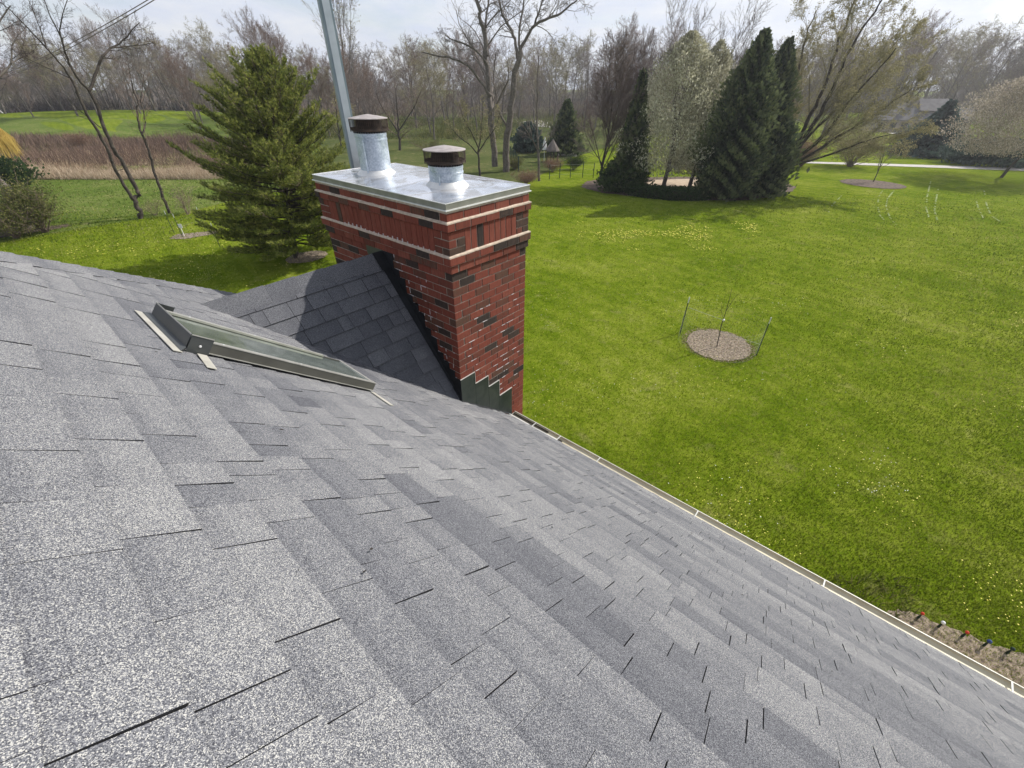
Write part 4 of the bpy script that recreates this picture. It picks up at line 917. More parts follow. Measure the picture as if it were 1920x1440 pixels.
traced_tree('bare_tree', (265, 410), [
  ([(266, 412), (262, 396), (256, 382), (250, 372)], .17, .14, 0, None),
  ([(252, 374), (262, 362), (247, 333), (227, 300), (203, 263), (190, 217), (167, 170)], .14, .09, .5, None),
  ([(167, 170), (177, 143), (193, 103), (206, 90), (222, 86), (245, 60), (262, 42)], .085, .02, 1.2, 1),
  ([(206, 90), (230, 88), (262, 84), (290, 80)], .04, .012, .6, 1),
  ([(167, 170), (147, 150), (133, 125), (123, 103), (115, 70), (104, 50), (92, 28), (80, -8)], .07, .015, -1.5, 1),
  ([(123, 103), (110, 55), (118, 25), (130, -10)], .04, .012, -1, 1),
  ([(250, 374), (241, 362), (217, 320), (205, 290), (184, 245), (160, 213), (145, 175), (133, 147)], .11, .06, -.6, None),
  ([(133, 147), (112, 118), (87, 90), (64, 64), (43, 43), (20, 20), (-10, -5)], .055, .015, -1.4, 1),
  ([(133, 147), (100, 132), (62, 116), (35, 100)], .03, .01, 1, 1),
  ([(87, 90), (78, 62), (66, 30), (50, -10)], .035, .01, .6, 1),
  ([(190, 240), (165, 220), (140, 200), (128, 185)], .03, .01, -.8, 2),
  ([(217, 320), (232, 317), (246, 310)], .02, .008, .3, 3), ], near, 'twig_dark', 'bark_dark', 'leaning forked bare tree with two dark trunks at the meadow edge', seed=3)
traced_tree('bare_tree', (318, 400), [
  ([(319, 401), (306, 370), (291, 333), (284, 300), (276, 275), (265, 250), (258, 225), (256, 200), (262, 195), (252, 178), (246, 150)], .10, .03, .4, 1),
  ([(266, 252), (273, 236), (271, 215), (262, 190), (268, 160), (270, 135)], .05, .015, 1, 1),
  ([(250, 175), (244, 140), (240, 118)], .03, .01, -.5, 1)], near, 'twig_brown', 'bark_dark', 'slender crooked bare tree right of the forked one', seed=5)
traced_tree('bare_tree', (60, 428), [
  ([(62, 432), (38, 398), (14, 362), (-6, 335), (-40, 280), (-80, 200), (-100, 120)], .36, .2, 0, None),
  ([(-60, 240), (-30, 170), (0, 146), (22, 118), (22, 85), (34, 66), (48, 50)], .08, .015, 1, 1),
  ([(22, 118), (40, 105), (66, 100)], .03, .01, .5, 1),
  ([(-80, 190), (-40, 90), (-5, 50), (20, 10)], .10, .02, -1, 1),
  ([(-100, 130), (-110, 40), (-80, -60)], .16, .06, 1, 1)], near, 'twig_dark', 'bark_grey', 'thick grey trunk leaning out of view at the left edge', seed=7)
# big cottonwood behind the flues
cot = style(n=[0, 12, 8, 5], start=[.2, .2, .2, .15], ratio=[.4, .46, .46, .5], rr=[.5, .42, .5, .6], wob=[.05, .16, .2, .2, .1], trop=[.03, .03, .02, -.01, -.05], rmin=.012, seg=[9, 6, 6, 4, 2])
traced_tree('cottonwood_tree', (936, 322), [
  ([(928, 312), (924, 270), (922, 240), (920, 205), (917, 165), (914, 125), (910, 90), (906, 50), (898, 20), (888, -15), (875, -60)], .34, .13, .5, 1),
  ([(914, 105), (908, 70), (912, 30), (920, -30)], .14, .07, 1.5, 1),
  ([(921, 180), (900, 150), (876, 120), (850, 108), (820, 106), (792, 98)], .14, .05, -1.5, 1),
  ([(912, 118), (895, 95), (872, 82), (850, 76), (834, 65)], .10, .04, -1.2, 1),
  ([(949, 322), (950, 280), (952, 240), (957, 205), (963, 165), (968, 120), (975, 95)], .38, .24, -.6, None),
  ([(975, 95), (988, 68), (1003, 45), (1030, 32), (1052, 24), (1070, 8), (1092, -6)], .15, .05, -2, 1),
  ([(1003, 45), (1012, 20), (1020, -10)], .10, .05, -1, 1),
  ([(970, 110), (966, 70), (956, 50), (942, 30), (935, -10), (930, -60)], .16, .07, 1.2, 1),
  ([(975, 95), (972, 60), (980, 20), (985, -40)], .12, .06, .4, 1),
  ([(952, 240), (938, 215), (930, 180), (925, 140), (930, 100)], .12, .05, 1.6, 1)], cot, 'twig_grey', 'bark_grey', 'huge twin trunk bare cottonwood behind the right flue', seed=11)
mid = style(n=[0, 9, 7, 4], ratio=[.4, .42, .45, .45], rmin=.008, rr=[.5, .45, .5, .6])
traced_tree('bare_tree', (1011, 339), [([(1011, 341), (1010, 300), (1007, 250), (1006, 200), (1008, 150), (1010, 105)], .14, .03, 0, 1), ([(1009, 290), (1022, 270), (1032, 255), (1045, 225)], .06, .02, 1, 1), ([(1010, 280), (990, 250), (972, 220)], .05, .015, -1, 1)], mid, 'twig_grey', 'bark_grey', 'slim bare tree standing just right of the cottonwood trunks', seed=12)
traced_tree('bare_tree', (899, 330), [([(900, 333), (898, 305), (896, 285), (900, 262), (903, 235), (905, 205)], .12, .03, 0, 1), ([(897, 290), (880, 270), (860, 258), (840, 232)], .07, .02, .5, 1), ([(897, 285), (912, 262), (930, 240), (938, 210)], .06, .02, -.6, 1), ([(898, 280), (885, 250), (870, 225), (862, 200)], .06, .02, -1.2, 1)], mid, 'twig_olive', 'bark_dark', 'small low spreading bare tree below the cottonwood limbs', seed=13, leaf='bud', leafn=2500, leafsize=.06)
traced_tree('bare_tree', (750, 282), [([(750, 284), (749, 262), (747, 235), (744, 200), (742, 165)], .20, .05, 0, 1), ([(748, 250), (732, 225), (715, 200), (705, 175)], .09, .03, 1, 1), ([(748, 245), (765, 220), (780, 195), (790, 170)], .09, .03, -1, 1)], cot, 'twig_brown', 'bark_dark', 'round brown bare tree between the two flues', seed=14)
traced_tree('bare_tree', (640, 285), [([(641, 287), (638, 262), (634, 235), (630, 205), (626, 175)], .13, .03, 0, 1), ([(637, 258), (622, 235), (612, 210)], .06, .02, 1, 1), ([(636, 250), (648, 225), (655, 200)], .06, .02, -1, 1)], mid, 'twig_olive', 'bark_dark', 'small budding tree between the pine and the mast', seed=15, leaf='bud', leafn=2500, leafsize=.08)
P = far(652, 110); place_tree('poplar_tree', bare_tree_meshes('vase', 31, 'twig_grey', r=.012, leaf='bud', leafn=1500, leafsize=.007), P, HT(P, -6)/.95, 1.0, 'tall pale budding tree rising right beside the mast', 'tree', sx=.9)
P = far(1560, 100); place_tree('bare_tree', bare_tree_meshes('tall', 33, 'twig_purple', r=.012), P, HT(P, 30)/.95, 2.0, 'tallest bare tree standing behind the pointed evergreens', 'tree')
# budding trees in the middle distance
P = G(815, 262); place_tree('bare_tree', V_[5], P, HT(P, 105), .3, 'olive budding tree behind the right flue', 'tree', sx=1.1)
P = G(570, 240); place_tree('bare_tree', V_[8], P, HT(P, 110), 1.3, 'yellowish budding tree showing over the right side of the pine', 'tree', sx=1.2)
P = G(440, 225); place_tree('bare_tree', V_[5], P, HT(P, 78), 2.3, 'yellowish budding tree top behind the pine tip', 'tree', sx=.9)
# purple-brown vase shaped tree
P = G(1124, 346); place_tree('bare_tree', bare_tree_meshes('vase2', 41, 'twig_purple', 'bark_dark', leaf='bud_red', leafn=3000, leafsize=.004, r=.016, rmin=.0012), P, HT(P, 150), .5, 'dense purple brown vase shaped bare tree left of the evergreens', 'tree', sx=1.15)
P = G(1180, 300); place_tree('bare_tree', bare_tree_meshes('vase', 42, 'twig_purple', r=.012), P, HT(P, 120), .9, 'grey brown bare tree behind the narrow dark spruce', 'tree', sx=1.1)
# big spreading tree leaning right
spr = style(n=[0, 14, 9, 6], start=[.2, .15, .15, .1], ang=[(15, 35), (12, 38), (15, 45), (15, 50)], ratio=[.4, .42, .5, .5], rr=[.5, .4, .5, .6], wob=[.05, .07, .09, .1, .1], trop=[.03, .02, .01, 0, -.03], rmin=.009, seg=[9, 6, 6, 4, 2])
traced_tree('maple_tree', (1450, 352), [
  ([(1447, 356), (1452, 338), (1462, 322), (1474, 308)], .42, .34, 0, None),
  ([(1474, 308), (1492, 280), (1503, 250), (1520, 215), (1545, 170), (1562, 110), (1580, 60), (1600, 10), (1615, -40)], .20, .04, .5, 1),
  ([(1476, 305), (1500, 270), (1530, 225), (1556, 180), (1575, 130), (1605, 70), (1640, 20), (1665, -15)], .18, .04, -2, 1),
  ([(1476, 308), (1510, 285), (1540, 262), (1570, 222), (1600, 180), (1640, 140), (1680, 90)], .16, .03, -3, 1),
  ([(1476, 310), (1515, 295), (1560, 262), (1600, 240), (1640, 215), (1690, 180), (1720, 160)], .14, .03, 1, 1),
  ([(1478, 312), (1520, 302), (1570, 285), (1610, 268), (1655, 255), (1690, 250)], .11, .02, -1, 1),
  ([(1470, 306), (1478, 270), (1482, 230), (1488, 180), (1500, 120), (1510, 70), (1530, 20)], .17, .04, 2, 1),
  ([(1468, 306), (1466, 270), (1475, 200), (1490, 130)], .12, .03, 3, 1),
  ([(1480, 300), (1520, 250), (1560, 215), (1610, 150), (1650, 110), (1700, 60)], .14, .03, 3, 1)], spr, 'twig_olive', 'bark_dark', 'very broad multi stemmed bare tree leaning right, flushed with olive buds', seed=21, leaf='bud', leafn=80000, leafsize=.045)

# ---------------------------------------------------------------- blossom trees
def clump_tree(name, base, top, width, mat, label, cat, seed, n, leafsize, bark_='bark_grey', twig='twig_grey', kind='round', prof=None, low=.12, stems=1, density=1.0, lean=0, group=None):
    r = np.random.RandomState(seed); P0 = G(*base); P0[2] = gz(P0[0], P0[1]); h = HT(P0, top); W = width*proj(P0)[2]/FPX
    a, c, _ = bare_tree_meshes(kind, seed, twig, bark_, r=.018)
    t = empty(name, tuple(P0), label=label, cat=cat, group=group); tr = link('trunk', a, t); cr_ = link('crown', c, t)
    for o in (tr, cr_): o.scale = (h*.98, h*.98, h*.98)
    z = low+(1-low)*r.beta(1.15, 1.25, n); pr = np.interp(z, *zip(*(prof or [(0, .3), (.15, .75), (.4, 1), (.65, .85), (.85, .5), (1, .08)])))
    th = r.uniform(0, 2*math.pi, n); rr = pr*np.sqrt(r.uniform(.05, 1, n)); 
    lump = 1+.16*np.sin(th*5+z*19+seed)+.12*np.sin(th*9-z*33); rr = rr*lump
    # spikes: gather leaves onto upright sprays
    k = 170; sx = r.uniform(0, 2*math.pi, k); idx = r.randint(0, k, n)
    X = W/2*rr*np.cos(th)+lean*z*h; Y = W/2*rr*np.sin(th)
    g = np.sin(X*2.3+seed)*np.sin(Y*2.1+z*9)*np.sin(z*h*1.7+X); keep = (g > -.45+r.uniform(-.5, .5, n)) 
    Pn = np.column_stack([X, Y, z*h])[keep]; m_ = len(Pn); d = np.column_stack([np.cos(th), np.sin(th), np.full(n, 1.2)])[keep]
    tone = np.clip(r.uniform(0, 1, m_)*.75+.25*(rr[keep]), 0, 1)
    me = leaves_mesh('foliage', Pn, leafsize, M[mat], tone, r, dirs=d); link('foliage', me, t); return t
pearprof = [(0, .25), (.12, .8), (.3, 1), (.5, .9), (.75, .62), (.92, .3), (1, .05)]
clump_tree('pear_tree', (1243, 353), 60, 185, 'blossom', 'tall flowering pear tree with creamy white blossom above the hedge', 'tree', 51, 42000, .085, prof=pearprof, kind='vase')
clump_tree('pear_tree', (1292, 352), 76, 118, 'blossom', 'flowering pear with pale blossom close against the dark evergreens', 'tree', 52, 30000, .085, prof=pearprof, kind='vase')
0 and clump_tree('pear_tree', (1345, 340), 80, 95, 'blossom', 'pale blossom treetop half hidden behind the tallest evergreen', 'tree', 53, 8000, .12, prof=pearprof, kind='vase')
clump_tree('crabapple_tree', (1877, 333), 128, 215, 'blossom_pink', 'grey pink budding crabapple tree on a short trunk by the path', 'tree', 54, 42000, .085, 'bark_dark', 'twig_grey', kind='oak', low=.22, prof=[(0, .2), (.22, .75), (.4, 1), (.7, .95), (.9, .6), (1, .2)])
# ---------------------------------------------------------------- evergreens
def evergreen(name, base, top, width, mat, label, seed, n, leafsize, prof, cat='evergreen tree', leanpx=0, trunk=True, droop=0, low=.02, group=None, lumps=.36):
    r = np.random.RandomState(seed); P0 = G(*base); P0[2] = gz(P0[0], P0[1]); h = HT(P0, top); W = width*proj(P0)[2]/FPX; t = empty(name, tuple(P0), label=label, cat=cat, group=group)
    if trunk:
        T = Tubes(); T.add(np.array([[0, 0, -.1], [0, 0, h*.5], [0, 0, h*.95]]), np.array([h*.02, h*.012, .02]), 8); link('trunk', T.mesh('trunk', M['bark_dark']), t)
    z = low+(1-low)*r.beta(1.0, 1.35, n); pr = np.interp(z, *zip(*prof)); th = r.uniform(0, 2*math.pi, n); rr = np.sqrt(r.uniform(.25, 1, n))*(1+.10*r.normal(size=n))
    lump = 1+lumps*np.sin(th*6+z*23+seed)*np.sin(z*41+th*2)+lumps*.7*np.sin(th*11+z*57); rr = rr*pr*lump
    X = W/2*rr*np.cos(th); Y = W/2*rr*np.sin(th); Pn = np.column_stack([X, Y, z*h-droop*rr]); d = np.column_stack([np.cos(th)*.8, np.sin(th)*.8, np.full(n, .9 if not droop else -.1)])
    me = leaves_mesh('foliage', Pn, leafsize, M[mat], np.clip(r.uniform(0, .6, n)+1.1*(lump-1)+.35*(rr/np.maximum(pr, .01)-.75)+.12, 0, 1), r, dirs=d); link('foliage', me, t); return t  # tone paints light on lump crests and outer tips, shade in the hollows
col = [(0, .75), (.1, .92), (.3, 1), (.55, .86), (.75, .58), (.9, .28), (1, .03)]
cone = [(0, .95), (.12, 1), (.4, .72), (.7, .38), (.9, .13), (1, .01)]
evergreen('arborvitae', (1350, 372), 58, 92, 'arbor', 'tallest dark pointed evergreen in the mulch bed', 61, 30000, .15, col)
evergreen('arborvitae', (1396, 360), 74, 74, 'arbor', 'slender dark evergreen just right of the tallest one', 62, 18000, .15, col)
evergreen('arborvitae', (1415, 368), 200, 84, 'arbor', 'lower dark evergreen in front of the slender one', 63, 8000, .19, [(0, .9), (.3, 1), (.7, .7), (1, .1)])
evergreen('spruce_tree', (1174, 358), 136, 50, 'arbor', 'narrow dark spruce left of the white blossom', 64, 11000, .19, cone)
evergreen('yew_shrub', (1165, 358), 300, 78, 'shrub_dark', 'broad dark yew shrub at the left end of the bed', 65, 5500, .15, [(0, .8), (.4, 1), (.8, .7), (1, .2)], cat='shrub', trunk=False)
evergreen('spruce_tree', (1735, 291), 190, 96, 'spruce', 'blue green spruce in front of the grey roofed house', 66, 12000, .26, cone, droop=.4, lumps=.3)
evergreen('juniper_shrub', (1850, 308), 262, 120, 'spruce', 'wide dark juniper behind the crabapple trunk', 67, 6000, .22, [(0, .9), (.4, 1), (.8, .7), (1, .3)], cat='shrub', trunk=False)
evergreen('spruce_tree', (990, 285), 232, 44, 'spruce', 'dark round evergreen left of the garden gazebo', 68, 4500, .24, [(0, .9), (.4, 1), (.8, .6), (1, .1)])
evergreen('spruce_tree', (1058, 290), 190, 58, 'arbor', 'dark evergreen behind the gazebo roof', 69, 6000, .26, cone)
evergreen('spruce_tree', (15, 206), 150, 34, 'spruce', 'dark spruce at far left beside the distant house', 70, 3500, .5, cone)
evergreen('spruce_tree', (34, 206), 160, 26, 'spruce', 'smaller dark spruce nearest the distant house on the left', 71, 3000, .5, cone)
evergreen('yew_shrub', (-12, 352), 296, 120, 'shrub_dark', 'spreading dark green evergreen shrub at the left edge', 72, 6000, .16, [(0, .7), (.4, 1), (.8, .7), (1, .2)], cat='shrub', trunk=False)
for i, (bx, by, tp, wd, m_, lb) in enumerate([(32, 447, 378, 110, 'shrub', 'yellow green budding shrub at the foot of the thick left trunk'), (86, 436, 352, 76, 'shrub', 'upright budding shrub at the edge of the left bed'), (-40, 455, 385, 110, 'shrub', 'budding shrub cut off by the left frame edge'),
      (352, 402, 352, 40, 'shrub_thin', 'loose pale green shrub at the foot of the crooked tree'), (292, 404, 372, 34, 'shrub_thin', 'thin pale green shrub between the two leaning trees'), (158, 282, 252, 26, 'bud_red', 'small reddish brown bush on the slope of the mound'),
      (1592, 312, 243, 92, 'bud', 'rounded yellow olive shrub beside the concrete path'), (1500, 312, 262, 60, 'bud_red', 'brown twiggy shrub left of the yellow olive one'), (1560, 262, 225, 60, 'bud', 'distant yellow green shrub near the driveway'), (1036, 322, 300, 34, 'bud_red', 'low brown shrub in front of the gazebo'), (1075, 318, 292, 34, 'shrub_dark', 'low green shrub right of the gazebo'),
      (985, 346, 322, 44, 'bud_red', 'low twiggy bush beside the slim bare tree'), (800, 282, 262, 60, 'shrub', 'green budding shrub behind the right flue'), (690, 276, 250, 70, 'shrub', 'green budding shrub left of the brown round tree'), (1440, 358, 338, 30, 'shrub_dark', 'small dark bush at the foot of the slender evergreen'),
      (965, 318, 296, 30, 'shrub', 'pale green bush by the dark fence posts'), (1690, 262, 243, 60, 'shrub_dark', 'dark hedge bush in front of the grey roofed house'), (1725, 258, 244, 40, 'bud_red', 'brown bush by the house corner')]):
    thin = m_ == 'shrub_thin'; m_ = 'bud' if thin else m_
    r = np.random.RandomState(200+i); P0 = G(bx, by); P0[2] = gz(P0[0], P0[1]); h = HT(P0, tp); W = wd*proj(P0)[2]/FPX; t = empty('shrub', tuple(P0), label=lb, cat='shrub')
    T = [Tubes(), Tubes()]; tips = []
    for q in range(14 if thin else 44):
        d = r.normal(size=3)*.5; d[2] = 1; d /= np.linalg.norm(d); pts = np.array([[0, 0, -.05], d*h*.5, d*h*r.uniform(.8, 1.05)]); pts[:, 0] *= W/h*.9; pts[:, 1] *= W/h*.9
        T[1].add(pts+r.normal(size=(3, 3))*.03*h, np.array([.02, .012, .005])*max(.5, h/2), 3)
        for _ in range(7): f = r.uniform(.3, 1); p_ = pts[0]*(1-f)+pts[2]*f; e = r.normal(size=3)*.22*h; e[2] = abs(e[2]); T[1].add(np.array([p_, p_+e*.5, p_+e]), np.array([.008, .006, .003])*max(.5, h/2), 3); tips += [p_+e, p_+e*.6]
    link('stems', T[1].mesh('stems', M['twig_brown'] if m_ != 'shrub_dark' else M['twig_dark']), t)
    n = 900 if thin else 7000; tp_ = np.array(tips); Pn = tp_[r.randint(0, len(tp_), n)]+r.normal(size=(n, 3))*.085*h; Pn[:, 2] = np.abs(Pn[:, 2]); link('foliage', leaves_mesh('foliage', Pn, .016*h+.012, M[m_], r.uniform(0, 1, n), r), t)
# willow at the left edge
r = np.random.RandomState(9); P0 = G(-20, 305); t = empty('willow_tree', tuple(P0), label='golden yellow weeping willow cut off by the left frame edge', cat='tree'); h = HT(P0, 205); T = Tubes(); T.add(np.array([[0, 0, -.1], [.1, 0, h*.4], [0, .1, h*.7]]), np.array([.3, .2, .1]), 8); link('trunk', T.mesh('trunk', M['bark_grey']), t)
n = 5200; th = r.uniform(0, 6.28, n); rr = np.sqrt(r.uniform(.1, 1, n))*h*.62; z1 = h*(1-.55*(rr/(h*.62))**2); A = np.column_stack([rr*np.cos(th), rr*np.sin(th), z1]); B_ = A+np.column_stack([r.normal(size=n)*.2, r.normal(size=n)*.2, -r.uniform(.5, 2.6, n)]); e = np.column_stack([np.cos(th+1.5), np.sin(th+1.5), 0*th])*.03
V = np.stack([A-e, A+e, B_+e*.4, B_-e*.4], 1); link('foliage', rawmesh('foliage', V, n, 4, M['willow'], r.uniform(0, 1, n)), t)
# hedge
def blob_hedge(name, pts, hgt, dep, mat, label, seed, n=9000, ls=.09):
    r = np.random.RandomState(seed); Q = np.array([G(*p) for p in pts]); o = Q.mean(0); t = empty(name, tuple(o), label=label, cat='hedge')
    i = r.randint(0, len(Q)-1, n); f = r.uniform(0, 1, (n, 1)); P = Q[i]*(1-f)+Q[i+1]*f; d = Q[-1]-Q[0]; nrm = np.array([d[1], -d[0], 0]); nrm /= np.linalg.norm(nrm)
    a = r.uniform(-1, 1, n); z = r.uniform(0, 1, n); top = r.uniform(0, 1, n) < .5; z[top] = 1+.07*np.sin(P[top, 0]*3); a[~top] = np.sign(a[~top])*1.0
    P = P+nrm*(a*dep/2)[:, None]+r.normal(size=(n, 3))*.04; P[:, 2] = GZ+z*hgt+r.normal(size=n)*.04
    link('foliage', leaves_mesh('foliage', P, ls, M[mat], r.uniform(0, .9, n), r, off=tuple(o)), t)
    b = MB(); hh = nrm*dep*.42
    for j in range(len(Q)-1):
        b.hexa([Q[j]-hh-o, Q[j+1]-hh-o, Q[j+1]+hh-o, Q[j]+hh-o]+[v+np.array([0, 0, hgt*.93])-o for v in (Q[j]-hh, Q[j+1]-hh, Q[j+1]+hh, Q[j]+hh)])
    b.build('stems', M['twig_dark'], t); return t
blob_hedge('hedge', [(1178, 364), (1215, 369), (1255, 373), (1300, 374), (1330, 372)], .75, 1.3, 'shrub_dark', 'low clipped dark green hedge at the front of the mulch bed', 5)

# ---------------------------------------------------------------- the white pine
def pine():
    r = np.random.RandomState(77); B = G(556, 484); h = HT(B, 150); t = empty('white_pine', tuple(B), label='bushy light green white pine standing on the lawn left of the chimney', cat='pine tree')
    # the trunk leans a little, as the tip lies left of the foot
    tip = onplane(494, 128, B)-B; T = Tubes(); S2 = Tubes(); n = 14; f = np.linspace(0, 1, n); sp = np.outer(f, tip)*np.array([1, 1, 1]); sp[1:-1, :2] += r.normal(size=(n-2, 2))*.04
    sp[0, 2] = -.1; T.add(sp, np.linspace(.15, .015, n), 10)
    tufts = []; td = []
    zs = np.linspace(.10, .985, 30)
    for i, z in enumerate(zs):
        c = np.array([np.interp(z, f, sp[:, j]) for j in range(3)]); 
        L = np.interp(z, [0, .08, .18, .32, .45, .6, .75, .88, 1], [2.1, 3.1, 3.7, 3.9, 3.5, 3.1, 2.5, 1.5, .5]); nb = 8
        for k in range(nb):
            a = k*2*math.pi/nb+i*1.15+r.uniform(-.35, .35); l = L*r.uniform(.70, 1.13)
            if r.uniform() < .07: l *= 1.2
            el = np.interp(z, [0, .3, .6, .8, 1], [-.04, .10, .42, .85, 1.25])+r.uniform(-.08, .12); d = np.array([math.cos(a)*math.cos(el), math.sin(a)*math.cos(el), math.sin(el)])
            m_ = 9; pts = np.empty((m_, 3)); pts[0] = c; dd = d.copy()
            for q in range(1, m_):
                dd = dd+r.normal(size=3)*.05; dd[2] += (-.035 if q < 4 else .085); dd /= np.linalg.norm(dd); pts[q] = pts[q-1]+dd*l/(m_-1)
            T.add(pts, np.linspace(.032, .006, m_)*min(1, l/2+.3), 4)
            side = np.cross(d, [0, 0, 1]); side /= np.linalg.norm(side)+1e-6
            ns = int(5+l*7.5)
            for q in range(ns):
                fq = .25+.75*(q+r.uniform(0, 1))/ns; w_ = fq*(m_-1); ia = min(int(w_), m_-2); p = pts[ia]*(1-(w_-ia))+pts[ia+1]*(w_-ia); loc = pts[ia+1]-pts[ia]; loc /= np.linalg.norm(loc)
                sgn = 1 if q % 2 else -1; sl = l*.30*(1.12-fq)*r.uniform(.7, 1.3)+.16; sd_ = loc*.75+side*sgn*r.uniform(.4, 1)+np.array([0, 0, r.uniform(.05, .4)]); sd_ /= np.linalg.norm(sd_)
                e = p+sd_*sl; S2.add(np.array([p, p+sd_*sl*.5+[0, 0, .01], e+[0, 0, .04]]), np.array([.008, .005, .003]), 3)
                kk = max(2, int(sl/.085))
                for u in range(kk):
                    g = (u+1)/kk; tufts.append(p+(e-p)*g+r.normal(size=3)*.02+[0, 0, .02]); td.append(sd_*.8+np.array([0, 0, .5])+r.normal(size=3)*.35)
            for u in range(3): tufts.append(pts[-1]+r.normal(size=3)*.03); td.append(dd+np.array([0, 0, .4]))
    P = np.array(tufts); D = np.array(td); D /= np.linalg.norm(D, axis=1)[:, None]; nt_ = len(P); K = 8
    P2 = np.repeat(P, K, 0); D2 = np.repeat(D, K, 0)+r.normal(size=(nt_*K, 3))*.42; D2 /= np.linalg.norm(D2, axis=1)[:, None]; e = np.cross(D2, r.normal(size=(nt_*K, 3))); e /= np.linalg.norm(e, axis=1)[:, None]
    ln = r.uniform(.10, .19, (nt_*K, 1)); V = np.stack([P2-e*.0125, P2+e*.0125, P2+D2*ln], 1); tone = np.clip(np.repeat(r.normal(.5, .22, nt_), K)+r.normal(size=nt_*K)*.12, 0, 1)
    link('trunk', T.mesh('trunk', M['bark_dark']), t); link('branches', S2.mesh('branches', M['twig_brown']), t); link('needles', rawmesh('needles', V, nt_*K, 3, M['pine'], tone), t); print('pine tufts', nt_)
pine()
# ================================================================ THINGS ON THE LAWN
M['stake'] = noise_mat('green_stake', (.010, .022, .016), (.02, .04, .03), 20, .6)
M['stake_tip'] = noise_mat('bare_stake_tip', (.45, .48, .46), (.6, .62, .6), 20, .6)
M['wire'] = noise_mat('fence_wire', (.20, .22, .17), (.3, .32, .26), 20, .6)
M['white'] = noise_mat('white_paint', (.72, .72, .72), (.82, .82, .8), 10, .5)
M['tulle'] = noise_mat('pale_cord', (.5, .55, .42), (.6, .62, .5), 10, .6)
M['red'] = noise_mat('red_petal', (.45, .03, .02), (.6, .06, .03), 20, .5)
M['blue'] = noise_mat('dark_blue', (.03, .05, .16), (.05, .09, .25), 20, .4)
M['yellow'] = noise_mat('dandelion_yellow', (.55, .48, .05), (.72, .66, .16), 2, .7)
M['cream'] = noise_mat('dandelion_clock', (.55, .55, .45), (.7, .7, .62), 2, .8)
M['houseroof'] = noise_mat('far_house_roof', (.105, .098, .098), (.16, .15, .148), 1.5, .9)
M['housewall'] = noise_mat('far_house_wall', (.24, .205, .18), (.32, .28, .245), 1, .9)
M['housedark'] = noise_mat('far_house_glass', (.03, .035, .04), (.05, .055, .06), 1, .3)
M['trim'] = noise_mat('far_house_trim', (.10, .09, .085), (.14, .13, .12), 1, .8)
M['gazebo'] = noise_mat('gazebo_roof', (.12, .10, .09), (.18, .155, .14), 3, .9)
def stake(P, h, parent, off=(0, 0), dark=True):
    b = MB(); x, y = P[0]-parent.location[0], P[1]-parent.location[1]; b.box((x-.014, y-.014, -.1), (x+.014, y+.014, h*.85)); o = b.build('stake', M['stake'], parent)
    b = MB(); b.box((x-.014, y-.014, h*.85), (x+.014, y+.014, h)); b.build('stake_tip', M['stake_tip'], o)
c = G(1343, 650); fence = empty('wire_fence', (c[0], c[1], GZ), label='wire mesh ring on two dark stakes around the sapling on the lawn', cat='fence')
PA, PB = G(1275, 625), G(1418, 666); stake(PA, 1.44, fence); stake(PB, 1.42, fence)
b = MB(); cen = (PA+PB)/2; Rf = np.linalg.norm(PB-PA)/2; a0 = math.atan2(*(PA-cen)[:2][::-1]); nseg = 56
ring = [(cen[0]-c[0]+Rf*math.cos(a0+2*math.pi*i/nseg), cen[1]-c[1]+Rf*math.sin(a0+2*math.pi*i/nseg)) for i in range(nseg+1)]
for i in range(nseg): b.tube([(*ring[i], .02), (*ring[i], 1.0)], .0014, 3)
for z in np.linspace(.03, 1.0, 9): b.tube([(x, y, z) for x, y in ring], .0014, 3)
b.build('wire_mesh', M['wire'], fence)
b = MB(); 
def poly(*pp, base=c): return [np.array(p)-np.array([base[0], base[1], GZ]) for p in pp]
m1 = onplane(1356, 600, G(1344, 651)); b.tube([onplane(1292, 577, PA)-np.array([c[0], c[1], GZ]), m1-np.array([c[0], c[1], GZ])], .006, 4); b.tube([np.array([*(PB-c)[:2], .42]), np.array([*(G(1350, 626)-c)[:2], .1])], .006, 4); b.build('pale_cord', M['tulle'], fence)
traced_tree('sapling', (1344, 651), [([(1344, 651), (1349, 625), (1355, 600), (1362, 582), (1366, 566), (1372, 541)], .017, .005, 0, None), ([(1362, 582), (1370, 570), (1378, 557), (1386, 550)], .008, .003, .1, None), ([(1356, 600), (1350, 570), (1366, 548)], .004, .002, -.1, None)], mid, 'twig_dark', 'bark_dark', 'thin bare sapling inside the wire ring on the lawn', seed=3)
b = MB(); p_ = onplane(1357, 600, G(1344, 651)); o3 = MB(); o3.box(tuple(p_-.028), tuple(p_+.028)); tag(o3.build('plant_tag', M['white']), 'small white tag hanging on the lawn sapling', 'tag')
# second fenced sapling on the left
c = G(360, 440); f2 = empty('wire_fence', (c[0], c[1], GZ), label='green garden stakes with thin wire beside the pine', cat='fence')
for (x, y) in ((327, 438), (343, 445), (385, 430), (413, 464)): stake(G(x, y), 1.35, f2)
b = MB(); q = [G(x, y)-np.array([c[0], c[1], GZ]) for (x, y) in ((343, 445), (385, 430), (413, 464))]
for z in (.25, .6, .95): b.tube([p+np.array([0, 0, z]) for p in q], .0025, 3)
b.build('wire_mesh', M['wire'], f2)
P = G(346, 443); b = MB(); b.box((-.012, -.012, 0), (.012, .012, .55)); b.box((-.01, -.13, .5), (.005, .13, .72)); t_ = empty('garden_sign', (P[0], P[1], GZ), rz=.6, label='small white marker sign on a stick beside the garden stakes', cat='sign'); b.build('board', M['white'], t_)
